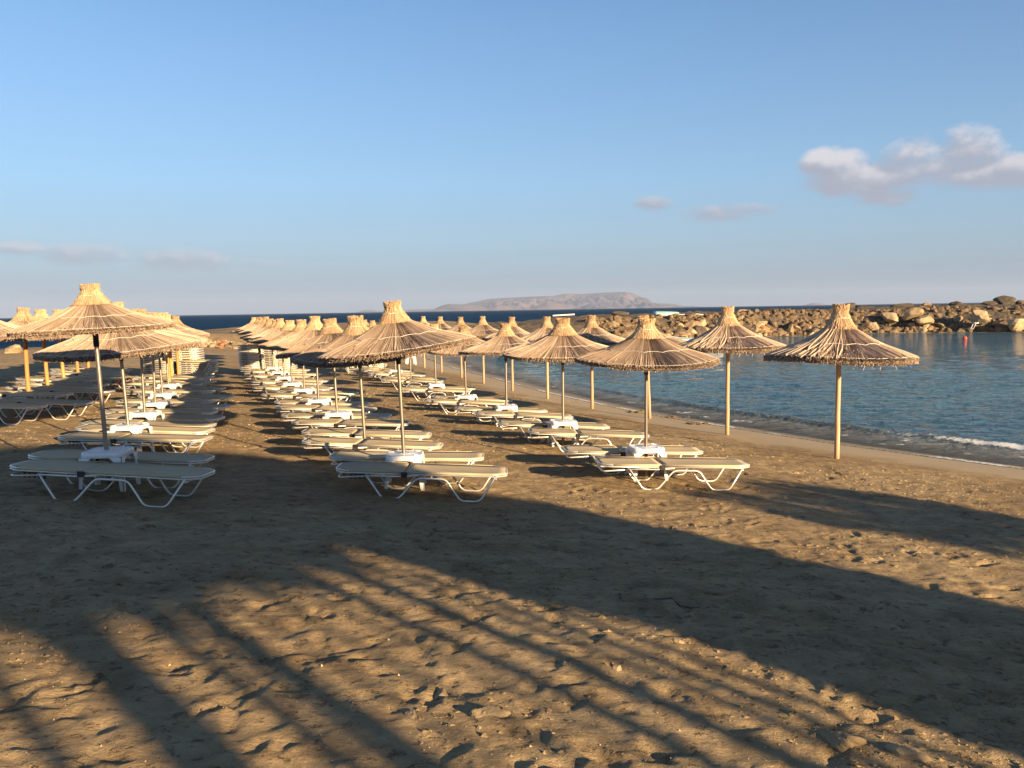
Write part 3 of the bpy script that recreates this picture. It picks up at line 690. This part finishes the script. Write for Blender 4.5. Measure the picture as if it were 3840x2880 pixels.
# ------------------------------------------------------------------ rocks
def rock_mesh(seed, sub=3, planes=16, rough=.06, name='boulder', m='rock_pale', flat=1.):
    import bmesh
    rg = np.random.default_rng(seed); bm = bmesh.new(); bmesh.ops.create_icosphere(bm, subdivisions=sub, radius=1)
    V = np.array([v.co[:] for v in bm.verts]); V /= np.linalg.norm(V, axis=1)[:, None]
    N = rg.normal(size=(planes, 3)); N /= np.linalg.norm(N, axis=1)[:, None]; D = rg.uniform(.55, .95, planes)
    dots = V@N.T; rr = np.where(dots > .05, D/np.maximum(dots, .05), 9).min(1); rr = np.minimum(rr, 1.15)
    rr *= 1+rough*(fbm(V[:, 0]*2.3+seed, V[:, 1]*2.3+V[:, 2]*1.7, 4, seed % 5)*2)
    W_ = V*rr[:, None]; W_[:, 2] *= flat
    for v, c in zip(bm.verts, W_): v.co = c
    me = bpy.data.meshes.new(name); bm.to_mesh(me); bm.free(); me.materials.append(M[m]); return me
RK = {k: [rock_mesh(s+i*7, 3, 10+i, .06, 'boulder', k, .8) for i in range(n)] for k, s, n in (('rock_pale', 1, 5), ('rock_brown', 50, 5), ('rock_dark', 90, 4), ('rock_red', 130, 2))}
def rock(x, y, z, s, kind, label, group, name='boulder', cat='rock', sc=None, rot=None):
    o = new(name, random.choice(RK[kind])); o.location = (x, y, z)
    o.scale = sc or (s*random.uniform(.8, 1.25), s*random.uniform(.8, 1.2), s*random.uniform(.65, 1.0))
    o.rotation_euler = rot or (random.uniform(-.5, .5), random.uniform(-.5, .5), random.uniform(0, 6.28)); tag(o, label, cat, group); return o
# headland behind the bay: rough dark rock shelf with a rubble face
BASE = np.array([(3, 67.5), (9, 69.9), (14, 73.4), (25.6, 78.4), (34.5, 81.9), (41, 81.4), (48.5, 79.4), (60, 77.4), (76, 76)])
hx_ = np.arange(-12, 112, .45); hy_ = np.arange(60, 134, .45); HX, HY = np.meshgrid(hx_, hy_)
_, hb_, hc_ = land(HX, HY)
ti = np.clip(hb_, 0, None); topz = np.interp(HX, [-12, -4, 4, 12, 25, 40, 70, 112], [.0, .1, .5, .8, .95, 1.1, 1.25, 1.4])
face = np.clip(ti/4.2, 0, 1); HZ = SEA-.6+(topz-SEA+.6)*face**.75*np.clip((HX+12)/6, 0, 1)
HZ += np.clip((ti-6)/26, 0, 1)*.14*np.clip((HX-4)/30, 0, 1)
HZ += fbm(HX*.16, HY*.16, 5, 1, .6)*.35*np.clip(ti/8, 0, 1)*np.clip((HX+8)/20, 0, 1)+fbm(HX*.7, HY*.9, 4, 2, .65)*.26
HZ = np.where(hc_ < 7, np.minimum(HZ, SEA-.4+np.clip(hc_, -2, 7)/7*(HZ-SEA+.4)), HZ)
HZ = np.where(HX < -11.5, -1.6, HZ); HZ = np.where(hb_ < .3, SEA-1.2, HZ)
o = grid_mesh('rocky_headland', hx_, hy_, HZ, M['rock_dark'], smooth=False); tag(o, kind='structure')
def hz_at(x, y): return float(HZ[min(max(int((y-60)/.45), 0), len(hy_)-1), min(max(int((x+12)/.45), 0), len(hx_)-1)])
seg = np.linalg.norm(np.diff(BASE, axis=0), axis=1); cum = np.concatenate([[0], np.cumsum(seg)])
def on_base(s_, off):
    i = min(max(bisect(cum, s_)-1, 0), len(seg)-1); t = (s_-cum[i])/seg[i]; p = BASE[i]+(BASE[i+1]-BASE[i])*t; d = (BASE[i+1]-BASE[i])/seg[i]
    return p+np.array((-d[1], d[0]))*off
tot = cum[-2]+6
LR = {'rock_pale': 'pale tan boulder in the rubble face of the breakwater', 'rock_brown': 'weathered brown boulder in the rubble face of the breakwater', 'rock_dark': 'dark wet boulder low on the breakwater face', 'rock_red': 'reddish boulder in the rubble face of the breakwater'}
nr = 0
for off0, zf, n, smin, smax in ((.25, .0, 70, .35, .8), (1.2, .22, 68, .4, 1.0), (2.3, .46, 66, .35, .95), (3.5, .70, 62, .3, .65)):
    for k in range(n):
        s_ = cum[1]+2+(tot-cum[1]-2)*(k+random.uniform(.1, .9))/n
        if s_ > tot*.985: continue
        p = on_base(s_, off0+random.uniform(-.5, .5)); tz = float(np.interp(p[0], [-12, -4, 4, 12, 25, 40, 70, 112], [.0, .1, .5, .8, .95, 1.1, 1.25, 1.4]))
        z = SEA+(tz-SEA)*zf+random.uniform(-.15, .25); kd = random.choices(['rock_pale', 'rock_brown', 'rock_dark', 'rock_red'], [4, 5, 2 if zf > .1 else 5, .35])[0]
        s2 = random.uniform(smin, smax)*(1.0 if random.random() < .8 else 1.25)
        rock(p[0], p[1], z, s2*.85, kd, LR[kd], 'boulders of the breakwater'); nr += 1
rb = MB(); rg = random.Random(77)
import bmesh
bmr = bmesh.new(); bmesh.ops.create_icosphere(bmr, subdivisions=2, radius=1); IV = np.array([v_.co[:] for v_ in bmr.verts]); IF = [tuple(v_.index for v_ in f_.verts) for f_ in bmr.faces]; bmr.free()
nrg = np.random.default_rng(4)
for k in range(1700):
    s_ = cum[1]+(tot*.985-cum[1])*rg.random(); off = rg.uniform(-.2, 5.0); p = on_base(s_, off); q = rg.uniform(.10, .34)*(1.3 if rg.random() < .1 else 1)
    N_ = nrg.normal(size=(9, 3)); N_ /= np.linalg.norm(N_, axis=1)[:, None]; dt = IV@N_.T; rr = np.where(dt > .05, nrg.uniform(.55, .95, 9)/np.maximum(dt, .05), 9).min(1)
    V = IV*np.minimum(rr, 1.2)[:, None]*q*np.array((rg.uniform(.8, 1.4), rg.uniform(.8, 1.2), rg.uniform(.6, 1)))
    z = hz_at(p[0], p[1])+q*.3 if off > 1.0 else SEA+.1+max(0, off)*.35
    rb.add(V+np.array((p[0], p[1], z)), IF)
o = rb.build('rubble', M['rock_brown']); tag(o, 'small broken stones filling the breakwater face between its boulders', 'rubble', kind='stuff')
# conspicuous ones
for (u, v, Y, s_, kd, lb) in ((3465, 1203, 82.5, 1.35, 'rock_pale', 'big tan boulder with a clean face, low left of the breakwater dark hollow'),
                             (3425, 1180, 83.5, 1.2, 'rock_pale', 'big pale boulder leaning above another in the middle of the breakwater'),
                             (3680, 1190, 81, 1.35, 'rock_pale', 'broad square tan boulder standing out on the right of the breakwater'),
                             (3815, 1216, 79.5, 1.45, 'rock_pale', 'large rounded boulder at the right edge of the breakwater'),
                             (3335, 1188, 84, 1.15, 'rock_pale', 'pale angular boulder with a shaded left side on the breakwater')):
    d = ray(u, v); P = CAM+d*((Y-.9)/d.y); rock(P.x, P.y, P.z, s_*.8, kd, lb, 'boulders of the breakwater')
# dark outcrops on the shelf against the sea
for (u, v, Y, s_, lb) in ((3765, 1122, 112, (1.35, 1.0, .95), 'big dark rock block standing against the sky at far right'), (3825, 1132, 112, (.7, .7, .6), 'small dark rock right of the big dark block'),
                          (3705, 1138, 112, (1.1, .8, .6), 'low dark rock left of the big dark block'), (3590, 1137, 110, (1.0, .8, .55), 'dark hump of rock breaking the horizon'),
                          (3475, 1143, 110, (.8, .7, .35), 'brown rock lying flat on the shelf'), (3375, 1147, 110, (1.6, .9, .55), 'wide dark rock on the shelf before the open sea'),
                          (3180, 1146, 108, (1.5, .9, .6), 'dark rock showing right of the small distant island'), (3250, 1152, 108, (1.5, .9, .4), 'flat dark rock beside the wide one on the shelf'),
                          (2887, 1158, 104, (1.1, .8, .4), 'low dark rock above the second waterside parasol'), (2780, 1162, 104, (1.1, .8, .4), 'low brown rock near the second waterside parasol top'),
                          (2335, 1172, 100, (1.3, .9, .4), 'flat dark rock on the shelf behind the middle waterside parasols')):
    d = ray(u, v); P = CAM+d*(Y/d.y); rock(P.x, P.y, min(P.z, hz_at(P.x, P.y)+s_[2]*.55), 1, 'rock_dark' if 'brown' not in lb else 'rock_brown', lb, 'rocks on the shelf', sc=s_, rot=(random.uniform(-.2, .2), random.uniform(-.2, .2), random.uniform(-.4, .4)))
# low stone bank at the end of the sand
for k in range(46):
    q = k/45; u = 745+q*330+random.uniform(-6, 6); v = 1290-abs(q-.5)*22+random.uniform(-26, 4)
    x, y = spot(u, v+4); kd = random.choices(['rock_pale', 'rock_red', 'rock_brown'], [6, 1.3, 3])[0]
    rock(x, y, surf(x, y)+.02, random.uniform(.16, .42), kd, {'rock_pale': 'pale stone of the low bank where the sand ends', 'rock_red': 'reddish stone of the low bank where the sand ends', 'rock_brown': 'brown stone of the low bank where the sand ends'}[kd], 'stones of the low bank', 'stone')
# rocks at the far left shore and on the far coast
for (u, v, s_, kd, lb) in ((10, 1285, 1.5, 'rock_red', 'large reddish boulder at the left edge of the photo behind the loungers'), (48, 1318, .55, 'rock_pale', 'flat pale orange rock below the reddish boulder'),
                           (40, 1300, .9, 'rock_brown', 'grey brown boulder beside the reddish one at the left edge'), (125, 1297, .75, 'rock_brown', 'grey boulder between the first two orange poles'),
                           (150, 1302, .6, 'rock_pale', 'pale cracked rock near the second orange pole'), (100, 1303, .6, 'rock_brown', 'low grey rock near the first orange pole'),
                           (185, 1303, .55, 'rock_dark', 'dark rock right of the second orange pole'), (240, 1292, .9, 'rock_dark', 'dark rock ridge seen under the near left parasol'),
                           (767, 1238, .75, 'rock_red', 'orange red rock at the water edge right of the left parasols'), (893, 1228, 1.0, 'rock_brown', 'brown rock at the far shore above the middle row'),
                           (1113, 1214, 1.3, 'rock_red', 'reddish rock mound at the far shore behind the middle row'), (1090, 1218, .8, 'rock_red', 'low reddish rock beside the mound at the far shore')):
    x, y = spot(u, v+6); rock(x, y, surf(x, y)+s_*.15, s_, kd, lb, 'rocks along the far shore')
for k in range(30):
    u = random.uniform(0, 700); x, y = spot(u, 1290+random.uniform(-6, 12)+(0 if u < 260 else -30))
    if sdist(COAST, np.array([x]), np.array([y]))[0] > -1: continue
    rock(x, y, surf(x, y)+.05, random.uniform(.25, .6), random.choice(['rock_brown', 'rock_dark']), 'small rock scattered behind the far left parasols', 'rocks along the far shore')

# ------------------------------------------------------------------ stones, clumps and driftwood on the near sand
SM = [rock_mesh(300+i, 4, 12, .14, 'stone', 'stone', .7) for i in range(4)]
for i, (u, v, s_, lb) in enumerate(((1650, 2612, .085, 'half buried stone with a sharp shadow in the foreground sand'), (1840, 2705, .10, 'rounded stone in the foreground, right of the half buried one'),
                         (1545, 2700, .045, 'small white stone at the edge of a tree shadow'), (3150, 2800, .12, 'pale ridged stone at the bottom right of the photo'),
                         (3390, 2850, .12, 'dark stone at the bottom edge, right of the pale ridged one'), (2545, 2437, .035, 'small orange pebble in the lit sand strip'),
                         (2340, 2405, .025, 'tiny pebble between two shadow stripes'), (2115, 2520, .03, 'small grey pebble left of the shell fragment'), (2310, 2535, .045, 'flat whitish stone in the striped shade'),
                         (275, 2196, .02, 'tiny white pebble in the left shade'), (1565, 2294, .018, 'tiny white pebble in the central shade'))):
    x, y = spot(u, v); o = new('stone', SM[i % 4]); o.location = (x, y, surf(x, y)+s_*.0); o.scale = (s_*.85, s_*.65, s_*.6); o.rotation_euler = (random.uniform(-.3, .3), random.uniform(-.3, .3), random.uniform(0, 6)); tag(o, lb, 'stone', 'stones on the sand')
# gravel grains and shell grit: uncountable
gm = MB(); rg = random.Random(5)
for k in range(1500):
    yy = 2.8+11*rg.random()**1.6; xx = rg.uniform(-.63, .63)*yy; s_ = rg.uniform(.0015, .005)*(1 if rg.random() < .95 else 2); z = surf(xx, yy)
    a = rg.uniform(0, 6.28); V = [(xx+s_*math.cos(a+q)*rg.uniform(.7, 1.3), yy+s_*math.sin(a+q)*rg.uniform(.7, 1.3), z) for q in (0, 2.1, 4.2)]+[(xx, yy, z+s_*rg.uniform(.8, 1.4))]
    gm.add(V, [(0, 1, 3), (1, 2, 3), (2, 0, 3)], 0)
o = gm.build('grit', M['stone']); tag(o, 'scattered grit and shell fragments on the sand', 'grit', kind='stuff')
cl = MB(); rg = random.Random(8); n_ = 0
while n_ < 9000:
    yy = 2.8+23*rg.random()**1.55; xx = rg.uniform(-.64, .64)*yy
    if float(VN[2](np.array(xx*1.1+7), np.array(yy*1.1)))+float(VN[3](np.array(xx*.35), np.array(yy*.35+3))) < rg.uniform(-.35, .55): continue
    if n_ % 9 == 0 and sdist(BAY, np.array([xx]), np.array([yy]))[0] < 2.2: continue
    if xx*.754+yy*.657 > 13.2 and yy < 24: continue
    n_ += 1; r_ = rg.uniform(.006, .016)*(1 if rg.random() < .92 else 1.5)*(.75+yy*.045); h_ = r_*rg.uniform(.5, 1.0); z = surf(xx, yy)-.002; a = rg.uniform(0, 6.28); e_ = rg.uniform(1, 1.9)
    V = []
    for q in range(5):
        b_ = a+q*1.2566+rg.uniform(-.3, .3); k_ = r_*rg.uniform(.75, 1.25); V.append((xx+math.cos(b_)*k_*e_, yy+math.sin(b_)*k_, z))
    V += [(xx+rg.uniform(-.3, .3)*r_, yy+rg.uniform(-.3, .3)*r_, z+h_), (xx+rg.uniform(-.5, .5)*r_, yy+rg.uniform(-.5, .5)*r_, z+h_*.8)]
    cl.add(V, [(0, 1, 5), (1, 2, 5), (2, 6, 5), (2, 3, 6), (3, 4, 6), (4, 0, 6), (0, 5, 6)], 0)
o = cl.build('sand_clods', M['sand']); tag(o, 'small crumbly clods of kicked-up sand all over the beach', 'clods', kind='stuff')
tw = MB(); pts = [spot(u, v) for u, v in ((2448, 2256), (2480, 2258), (2520, 2266), (2550, 2280), (2590, 2286), (2625, 2288))]
tw.tube([(x, y, surf(x, y)+.006) for x, y in pts], [.003, .005, .006, .006, .005, .003], 6); o = tw.build('twig', M['bark']); tag(o, 'thin curved dark twig lying on the shaded sand', 'twig')
for (u, v, s_, lb) in ((2392, 1547, .22, 'dark dug-up clump of wet sand just behind the tilted parasol pole'), (2520, 1566, .20, 'dark heap of sand and weed, left of its neighbour near the water'),
                      (2566, 1562, .18, 'rounded dark heap of sand and weed near the water edge'), (2600, 1590, .16, 'long low clump of weed on the wet sand'), (2645, 1588, .11, 'small dark clump of weed, rightmost near the waterline')):
    x, y = spot(u, v); mb = MB(); rg = random.Random(int(u))
    import bmesh
    for q in range(14):
        bm = bmesh.new(); bmesh.ops.create_icosphere(bm, subdivisions=2, radius=1); r = s_*rg.uniform(.12, .32); cx, cy = rg.gauss(0, s_*.5), rg.gauss(0, s_*.35)
        off = np.array((cx, cy, r*.3)); V = np.array([v_.co[:] for v_ in bm.verts]); V *= (1+fbm(V[:, 0]*2+q, V[:, 1]*2+V[:, 2], 3)[:, None]*.8); V = V*r*np.array((1.1, 1, .75))+off
        mb.add(V, [tuple(v_.index for v_ in f.verts) for f in bm.faces]); bm.free()
    o = mb.build('sand_clump', M['clump']); o.location = (x, y, surf(x, y)); tag(o, lb, 'clump', 'dark clumps near the waterline')

# ------------------------------------------------------------------ boats and odds and ends by the breakwater
def hull(L_, B_, H_, n=14, open_=True):
    mb = MB(); V = []; m_ = 9
    for i in range(n+1):
        q = i/n; x = (q-.5)*L_; bw = B_/2*(1-(max(0, q-.45)/.55)**2.3)*(.9+.1*min(1, q*4)); sh = H_*(1+.35*max(0, q-.5)**2*4)
        for k in range(m_):
            a = (k/(m_-1)-.5)*math.pi; y = bw*math.copysign(abs(math.sin(a))**.7, a); z = sh-(sh*(abs(math.cos(a))**.8))*(1-.25*q*q); V.append((x, y, z))
    F = []
    for i in range(n):
        for k in range(m_-1): a = i*m_+k; F.append((a, a+m_, a+m_+1, a+1))
    F.append(tuple(range(m_))); mb.add(V, F); return mb
def bpt(u, v, Y): d = ray(u, v); return CAM+d*(Y/d.y)
def solid(o, t=.05): md = o.modifiers.new('s', 'SOLIDIFY'); md.thickness = t; md.offset = 0
P = bpt(2598, 1296, 62); b0 = empty('motorboat', (P.x, P.y, SEA-.12), R(170)); tag(b0, 'small white open motorboat moored in the bay behind the second waterside parasol', 'boat')
h_ = hull(4.3, 1.6, .55).build('hull', M['boat_white'], b0, True); solid(h_, .05)
g_ = MB()
for s_ in (-1, 1): g_.tube([(-2.1, s_*.74, .58), (-.3, s_*.80, .6), (.9, s_*.66, .66), (1.6, s_*.4, .78), (2.1, s_*.03, .9)], .035, 6)
g_.build('gunwale', M['boat_teal'], b0, True)
e_ = MB(); e_.box((-2.45, -.14, .45), (-2.12, .14, .95)); e_.box((-2.40, -.05, -.2), (-2.25, .05, .45)); e_.build('outboard_motor', M['boat_dark'], b0)
t_ = MB(); t_.box((-1.0, -.7, .34), (-.75, .7, .39)); t_.box((.4, -.6, .38), (.65, .6, .43)); t_.build('thwart', M['wood_pale'], b0)
P = bpt(1985, 1278, 58); x, y = -P.x if False else P.x, P.y; b1 = empty('rowing_boat', (x, y, max(surf(x, y), SEA)-.05), R(15)); tag(b1, 'dark hulled boat half hidden behind the waterside parasols', 'boat')
h_ = hull(4.4, 1.7, .85).build('hull', M['boat_dark'], b1, True); solid(h_, .06)
g_ = MB()
for s_ in (-1, 1): g_.tube([(-2.15, s_*.8, .88), (-.3, s_*.86, .9), (.9, s_*.72, .98), (1.6, s_*.45, 1.12), (2.15, s_*.03, 1.25)], .04, 6)
g_.build('gunwale', M['boat_white'], b1, True)
P = bpt(2500, 1178, 86); b2 = empty('upturned_boat', (P.x, P.y, P.z-.1), R(5)); tag(b2, 'small teal dinghy with white rim lying upturned on top of the breakwater', 'boat')
h_ = hull(2.6, 1.1, .4).build('hull', M['boat_teal'], b2, True); h_.rotation_euler = (math.pi, 0, 0); h_.location = (0, 0, .4); solid(h_, .05)
g_ = MB(); g_.tube([(-1.3, -.54, .02), (-.2, -.57, .0), (.8, -.44, -.02), (1.32, -.05, -.05)], .05, 6); g_.tube([(-1.3, .54, .02), (-.2, .57, .0), (.8, .44, -.02), (1.32, .05, -.05)], .05, 6); g_.build('gunwale', M['boat_white'], b2, True)
P = bpt(2560, 1188, 82); b3 = empty('boat_frame', (P.x, P.y, P.z), R(-4)); tag(b3, 'long pale canopy frame of poles propped on the breakwater rubble', 'frame')
f_ = MB(); f_.tube([(-1.9, 0, .0), (-.6, 0, .22), (1.3, 0, .26), (2.3, 0, .14)], .04, 6); f_.tube([(-2.0, .5, -.14), (-.2, .5, -.02), (2.3, .5, -.06)], .04, 6); f_.build('top_pole', M['boat_white'], b3, True)
f_ = MB(); f_.tube([(2.3, 0, .14), (2.32, .1, -.7)], .05, 6); f_.tube([(-.6, 0, .22), (-.9, .5, -.6)], .03, 6); f_.build('upright', M['boat_white'], b3, True)
A = bpt(2073, 1184, 78); B = bpt(2155, 1179, 78); bm_ = MB(); bm_.tube([tuple(A), tuple(B)], .075, 8); o = bm_.build('mast', M['boat_white']); tag(o, 'long white mast lying on the rocks behind the waterside parasols', 'mast')
P = bpt(3657, 1222, 78.3); c0 = empty('broken_chair', (P.x, P.y, P.z-.3), .4); tag(c0, 'broken white chair frame lying in the rocks at the water edge', 'chair')
f_ = MB(); f_.tube(fillet([(-.25, 0, 0), (.1, 0, .55), (.45, 0, .62)], .08), .03, 6); f_.tube(fillet([(-.1, .4, 0), (.25, .4, .5), (.55, .4, .6)], .08), .03, 6); f_.build('frame', M['boat_white'], c0, True)
f_ = MB(); f_.box((.1, 0, .52), (.5, .4, .56)); f_.build('seat', M['boat_white'], c0)
P = Vector(spot(3618, 1268)+(0,)); d = ray(3618, 1268); P = CAM+d*((SEA+.08-CAM.z)/d.z)
bo = empty('mooring_buoy', (P.x, P.y, SEA)); tag(bo, 'small red round buoy floating off the breakwater', 'buoy')
f_ = MB(); f_.lathe([(.001, -.16), (.11, -.1), (.17, .02), (.17, .1), (.11, .21), (.001, .26)], 16); f_.build('float', M['buoy_red'], bo, True)
f_ = MB(); f_.tube([(.045*math.cos(a), 0, .28+.045*math.sin(a)) for a in np.linspace(0, 6.283, 10, endpoint=False)], .012, 5, closed=True); f_.build('ring', M['boat_dark'], bo, True)
# orange cloth on the head of a left-row lounger
x, y = spot(474, 1478); f_ = MB(); nx = 8; V = []; F = []
for i in range(nx+1):
    for j in range(nx+1): V.append((i/nx*.24-.12, j/nx*.3-.15, .03*math.sin(i*1.3)*math.cos(j*1.1)-(.12*max(0, .3-i/nx)/.3)))
for i in range(nx):
    for j in range(nx): a = i*(nx+1)+j; F.append((a, a+nx+1, a+nx+2, a+1))
f_.add(V, F); o = f_.build('towel', M['orange_cloth'], None, True); o.location = (x, y, surf(x, y)+.38); solid(o, .012); tag(o, 'small orange red cloth at the head of a left row lounger', 'cloth')

# ------------------------------------------------------------------ distant islands
def island(name, pts, Y, depth, seed, rough):
    """pts: (pixel column, height in pixels above the horizon); built at its real distance Y with a full depth"""
    X = [(u-1920)/FPX*Y for u, _ in pts]; Hh = [h_*Y/FPX for _, h_ in pts]
    ax = np.linspace(X[0], X[-1], 220); ay = np.linspace(-depth*.5, depth*.5, 40); AX, AY = np.meshgrid(ax, ay)
    q = AY/(depth*.5); ridge_ = np.interp(AX, X, Hh)
    sec = np.clip(1-np.abs(q+.0)**1.6, 0, 1)
    n = fbm(AX*.0016, AY*.0016, 5, seed, .55)
    gul = 1-np.abs(fbm(AX*.0035+5, AY*.0012, 4, seed+1))*2
    Z_ = ridge_*sec*(1+rough*n*.6*(1-sec))-ridge_*rough*.85*gul*sec*(1-sec)*2-12*(sec < .03)
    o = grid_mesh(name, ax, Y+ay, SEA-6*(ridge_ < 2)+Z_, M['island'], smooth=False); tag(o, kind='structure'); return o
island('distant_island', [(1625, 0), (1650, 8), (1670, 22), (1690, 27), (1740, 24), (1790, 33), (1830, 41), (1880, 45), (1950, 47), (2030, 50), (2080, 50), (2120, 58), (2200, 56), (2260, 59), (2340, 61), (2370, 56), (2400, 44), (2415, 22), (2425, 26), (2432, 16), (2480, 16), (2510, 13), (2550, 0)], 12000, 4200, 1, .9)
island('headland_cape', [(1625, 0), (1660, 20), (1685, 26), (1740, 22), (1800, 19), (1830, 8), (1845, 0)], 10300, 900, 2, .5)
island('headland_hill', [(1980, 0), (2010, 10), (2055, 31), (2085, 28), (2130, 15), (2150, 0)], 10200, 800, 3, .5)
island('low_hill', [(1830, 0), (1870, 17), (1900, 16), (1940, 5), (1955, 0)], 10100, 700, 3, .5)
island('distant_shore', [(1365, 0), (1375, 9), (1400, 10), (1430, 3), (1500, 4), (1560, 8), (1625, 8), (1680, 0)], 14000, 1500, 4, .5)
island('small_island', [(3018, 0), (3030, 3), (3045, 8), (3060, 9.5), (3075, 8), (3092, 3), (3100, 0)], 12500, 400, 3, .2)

# ------------------------------------------------------------------ trees behind the photographer, whose shade falls on the near sand
TAN = math.tan(SUN_EL); ca_, sa_ = math.cos(R(41)), math.sin(R(41))
AW = (-math.sin(SUN_AZ), -math.cos(SUN_AZ))
def vs(v, s_): return v*ca_-4*sa_+(s_-4)*AW[0], v*sa_+4*ca_+(s_-4)*AW[1]
def tamarisk(label, v0, s0, trunks, crowns):
    """trunks: (v, radius, height, v at top); crowns: (v, shadow s, half width, half shadow length, leaves)"""
    x0, y0 = vs(v0, s0); z0 = gz(x0, y0); root = empty('tamarisk_tree', (x0, y0, z0)); tag(root, label, 'tree', 'trees behind the beach')
    mb = MB(); rg = random.Random(int(v0*100))
    for v, r, h_, v1 in trunks:
        pts = []; rs = []
        for k in range(9):
            q = k/8; vv = v+(v1-v)*q+.04*math.sin(q*5+v*7); x, y = vs(vv, s0+.15*math.sin(q*3+v)); pts.append((x-x0, y-y0, -.3+(h_+.3)*q)); rs.append(r*(1.25-.5*q))
        mb.tube(pts, rs, 8)
    mb.build('trunk', M['bark'], root, True)
    cr = MB()
    for v, ss, rv, rs_, n in crowns:
        zc = -.25+(ss-s0)*TAN-z0; rz_ = rs_*TAN; cx, cy = vs(v, s0); V = []; F = []
        for k in range(n):
            while True:
                a, b, c = rg.uniform(-1, 1), rg.uniform(-1, 1), rg.uniform(-1, 1)
                if a*a+b*b+c*c < 1: break
            px_, py_ = vs(a*rv, b*min(rv, 1.2)); P0 = np.array((cx-x0+px_, cy-y0+py_, zc+c*rz_)); u = np.array([rg.gauss(0, 1) for _ in range(3)]); u /= np.linalg.norm(u)
            w2 = np.cross(u, [rg.gauss(0, 1) for _ in range(3)]); w2 /= np.linalg.norm(w2)+1e-6; l = rg.uniform(.10, .2); q = l*.35
            V += [P0-u*l, P0+w2*q, P0+u*l, P0-w2*q]; F.append((4*k, 4*k+1, 4*k+2, 4*k+3))
        cr.add(V, F)
    cr.build('crown', M['leaf'], root)
tamarisk('slender multi-stemmed tamarisk behind the photographer, leftmost', .9, -11.2, [(1.19, .19, 4.2, 1.17), (.74, .07, 4.2, .70), (1.57, .07, 4.1, 1.58), (.2, .06, 4.2, .3), (1.72, .03, 4.2, 1.74)], [(.9, 10.0, 1.1, 3.2, 2600), (1.6, 9.1, .8, 2.9, 1900), (.3, 9.7, .9, 2.8, 1500), (1.05, 7.5, .35, 1.6, 200)])
tamarisk('multi-stemmed tamarisk behind the photographer, second from the left', 2.4, -11.0, [(1.90, .11, 4.2, 1.88), (2.8, .075, 4.1, 2.82), (2.35, .035, 4.2, 2.3), (2.6, .03, 4.2, 2.62), (2.08, .03, 4.2, 2.1)], [(2.3, 10.4, 1.2, 4.0, 4200), (3.1, 9.9, .9, 3.9, 2900), (2.5, 7.2, .7, 1.3, 300)])
tamarisk('thick leafy tamarisk behind the photographer, third from the left', 4.6, -10.6, [(3.08, .09, 4.1, 3.06), (3.33, .05, 3.8, 3.3), (3.56, .06, 3.8, 3.5), (3.74, .05, 3.8, 3.7), (3.95, .12, 3.8, 4.0), (4.8, .22, 3.8, 4.9), (5.7, .18, 3.6, 5.5)],
         [(5.1, 2.2, 1.2, 3.4, 7500), (4.5, 6.2, 1.0, 3.1, 5200), (5.5, 4.0, .85, 3.6, 4200), (4.6, 0.2, .66, 3.2, 2600), (5.75, .2, .6, 3.0, 2200), (3.2, 10.0, 1.2, 2.8, 3000), (2.6, 11.6, 1.2, 2.4, 2200), (4.3, 9.6, 1.0, 2.4, 1500)])
tamarisk('leafy tamarisk behind the photographer near the water, rightmost', 8.8, -10.6, [(8.3, .07, 2.8, 8.5), (9.3, .07, 2.9, 9.4)], [(8.4, 3.4, .6, 2.0, 200), (9.5, 2.8, .9, 2.0, 420), (8.8, 1.4, .9, 1.6, 220)])

# ------------------------------------------------------------------ air between the beach and the islands
hm = bpy.data.materials.new('haze_air'); hm.use_nodes = True; h = NT(hm.node_tree); h.n.clear()
pv = h.node('ShaderNodeVolumePrincipled'); pv.inputs['Color'].default_value = (.55, .70, 1.0, 1); pv.inputs['Density'].default_value = 5.5e-5; pv.inputs['Anisotropy'].default_value = .0
ho = h.node('ShaderNodeOutputMaterial'); h.link(pv.outputs[0], ho.inputs['Volume'])
mb = MB(); mb.box((-16500, -3500, -30), (16500, 16500, 290)); o = mb.build('haze', hm); tag(o, kind='stuff')
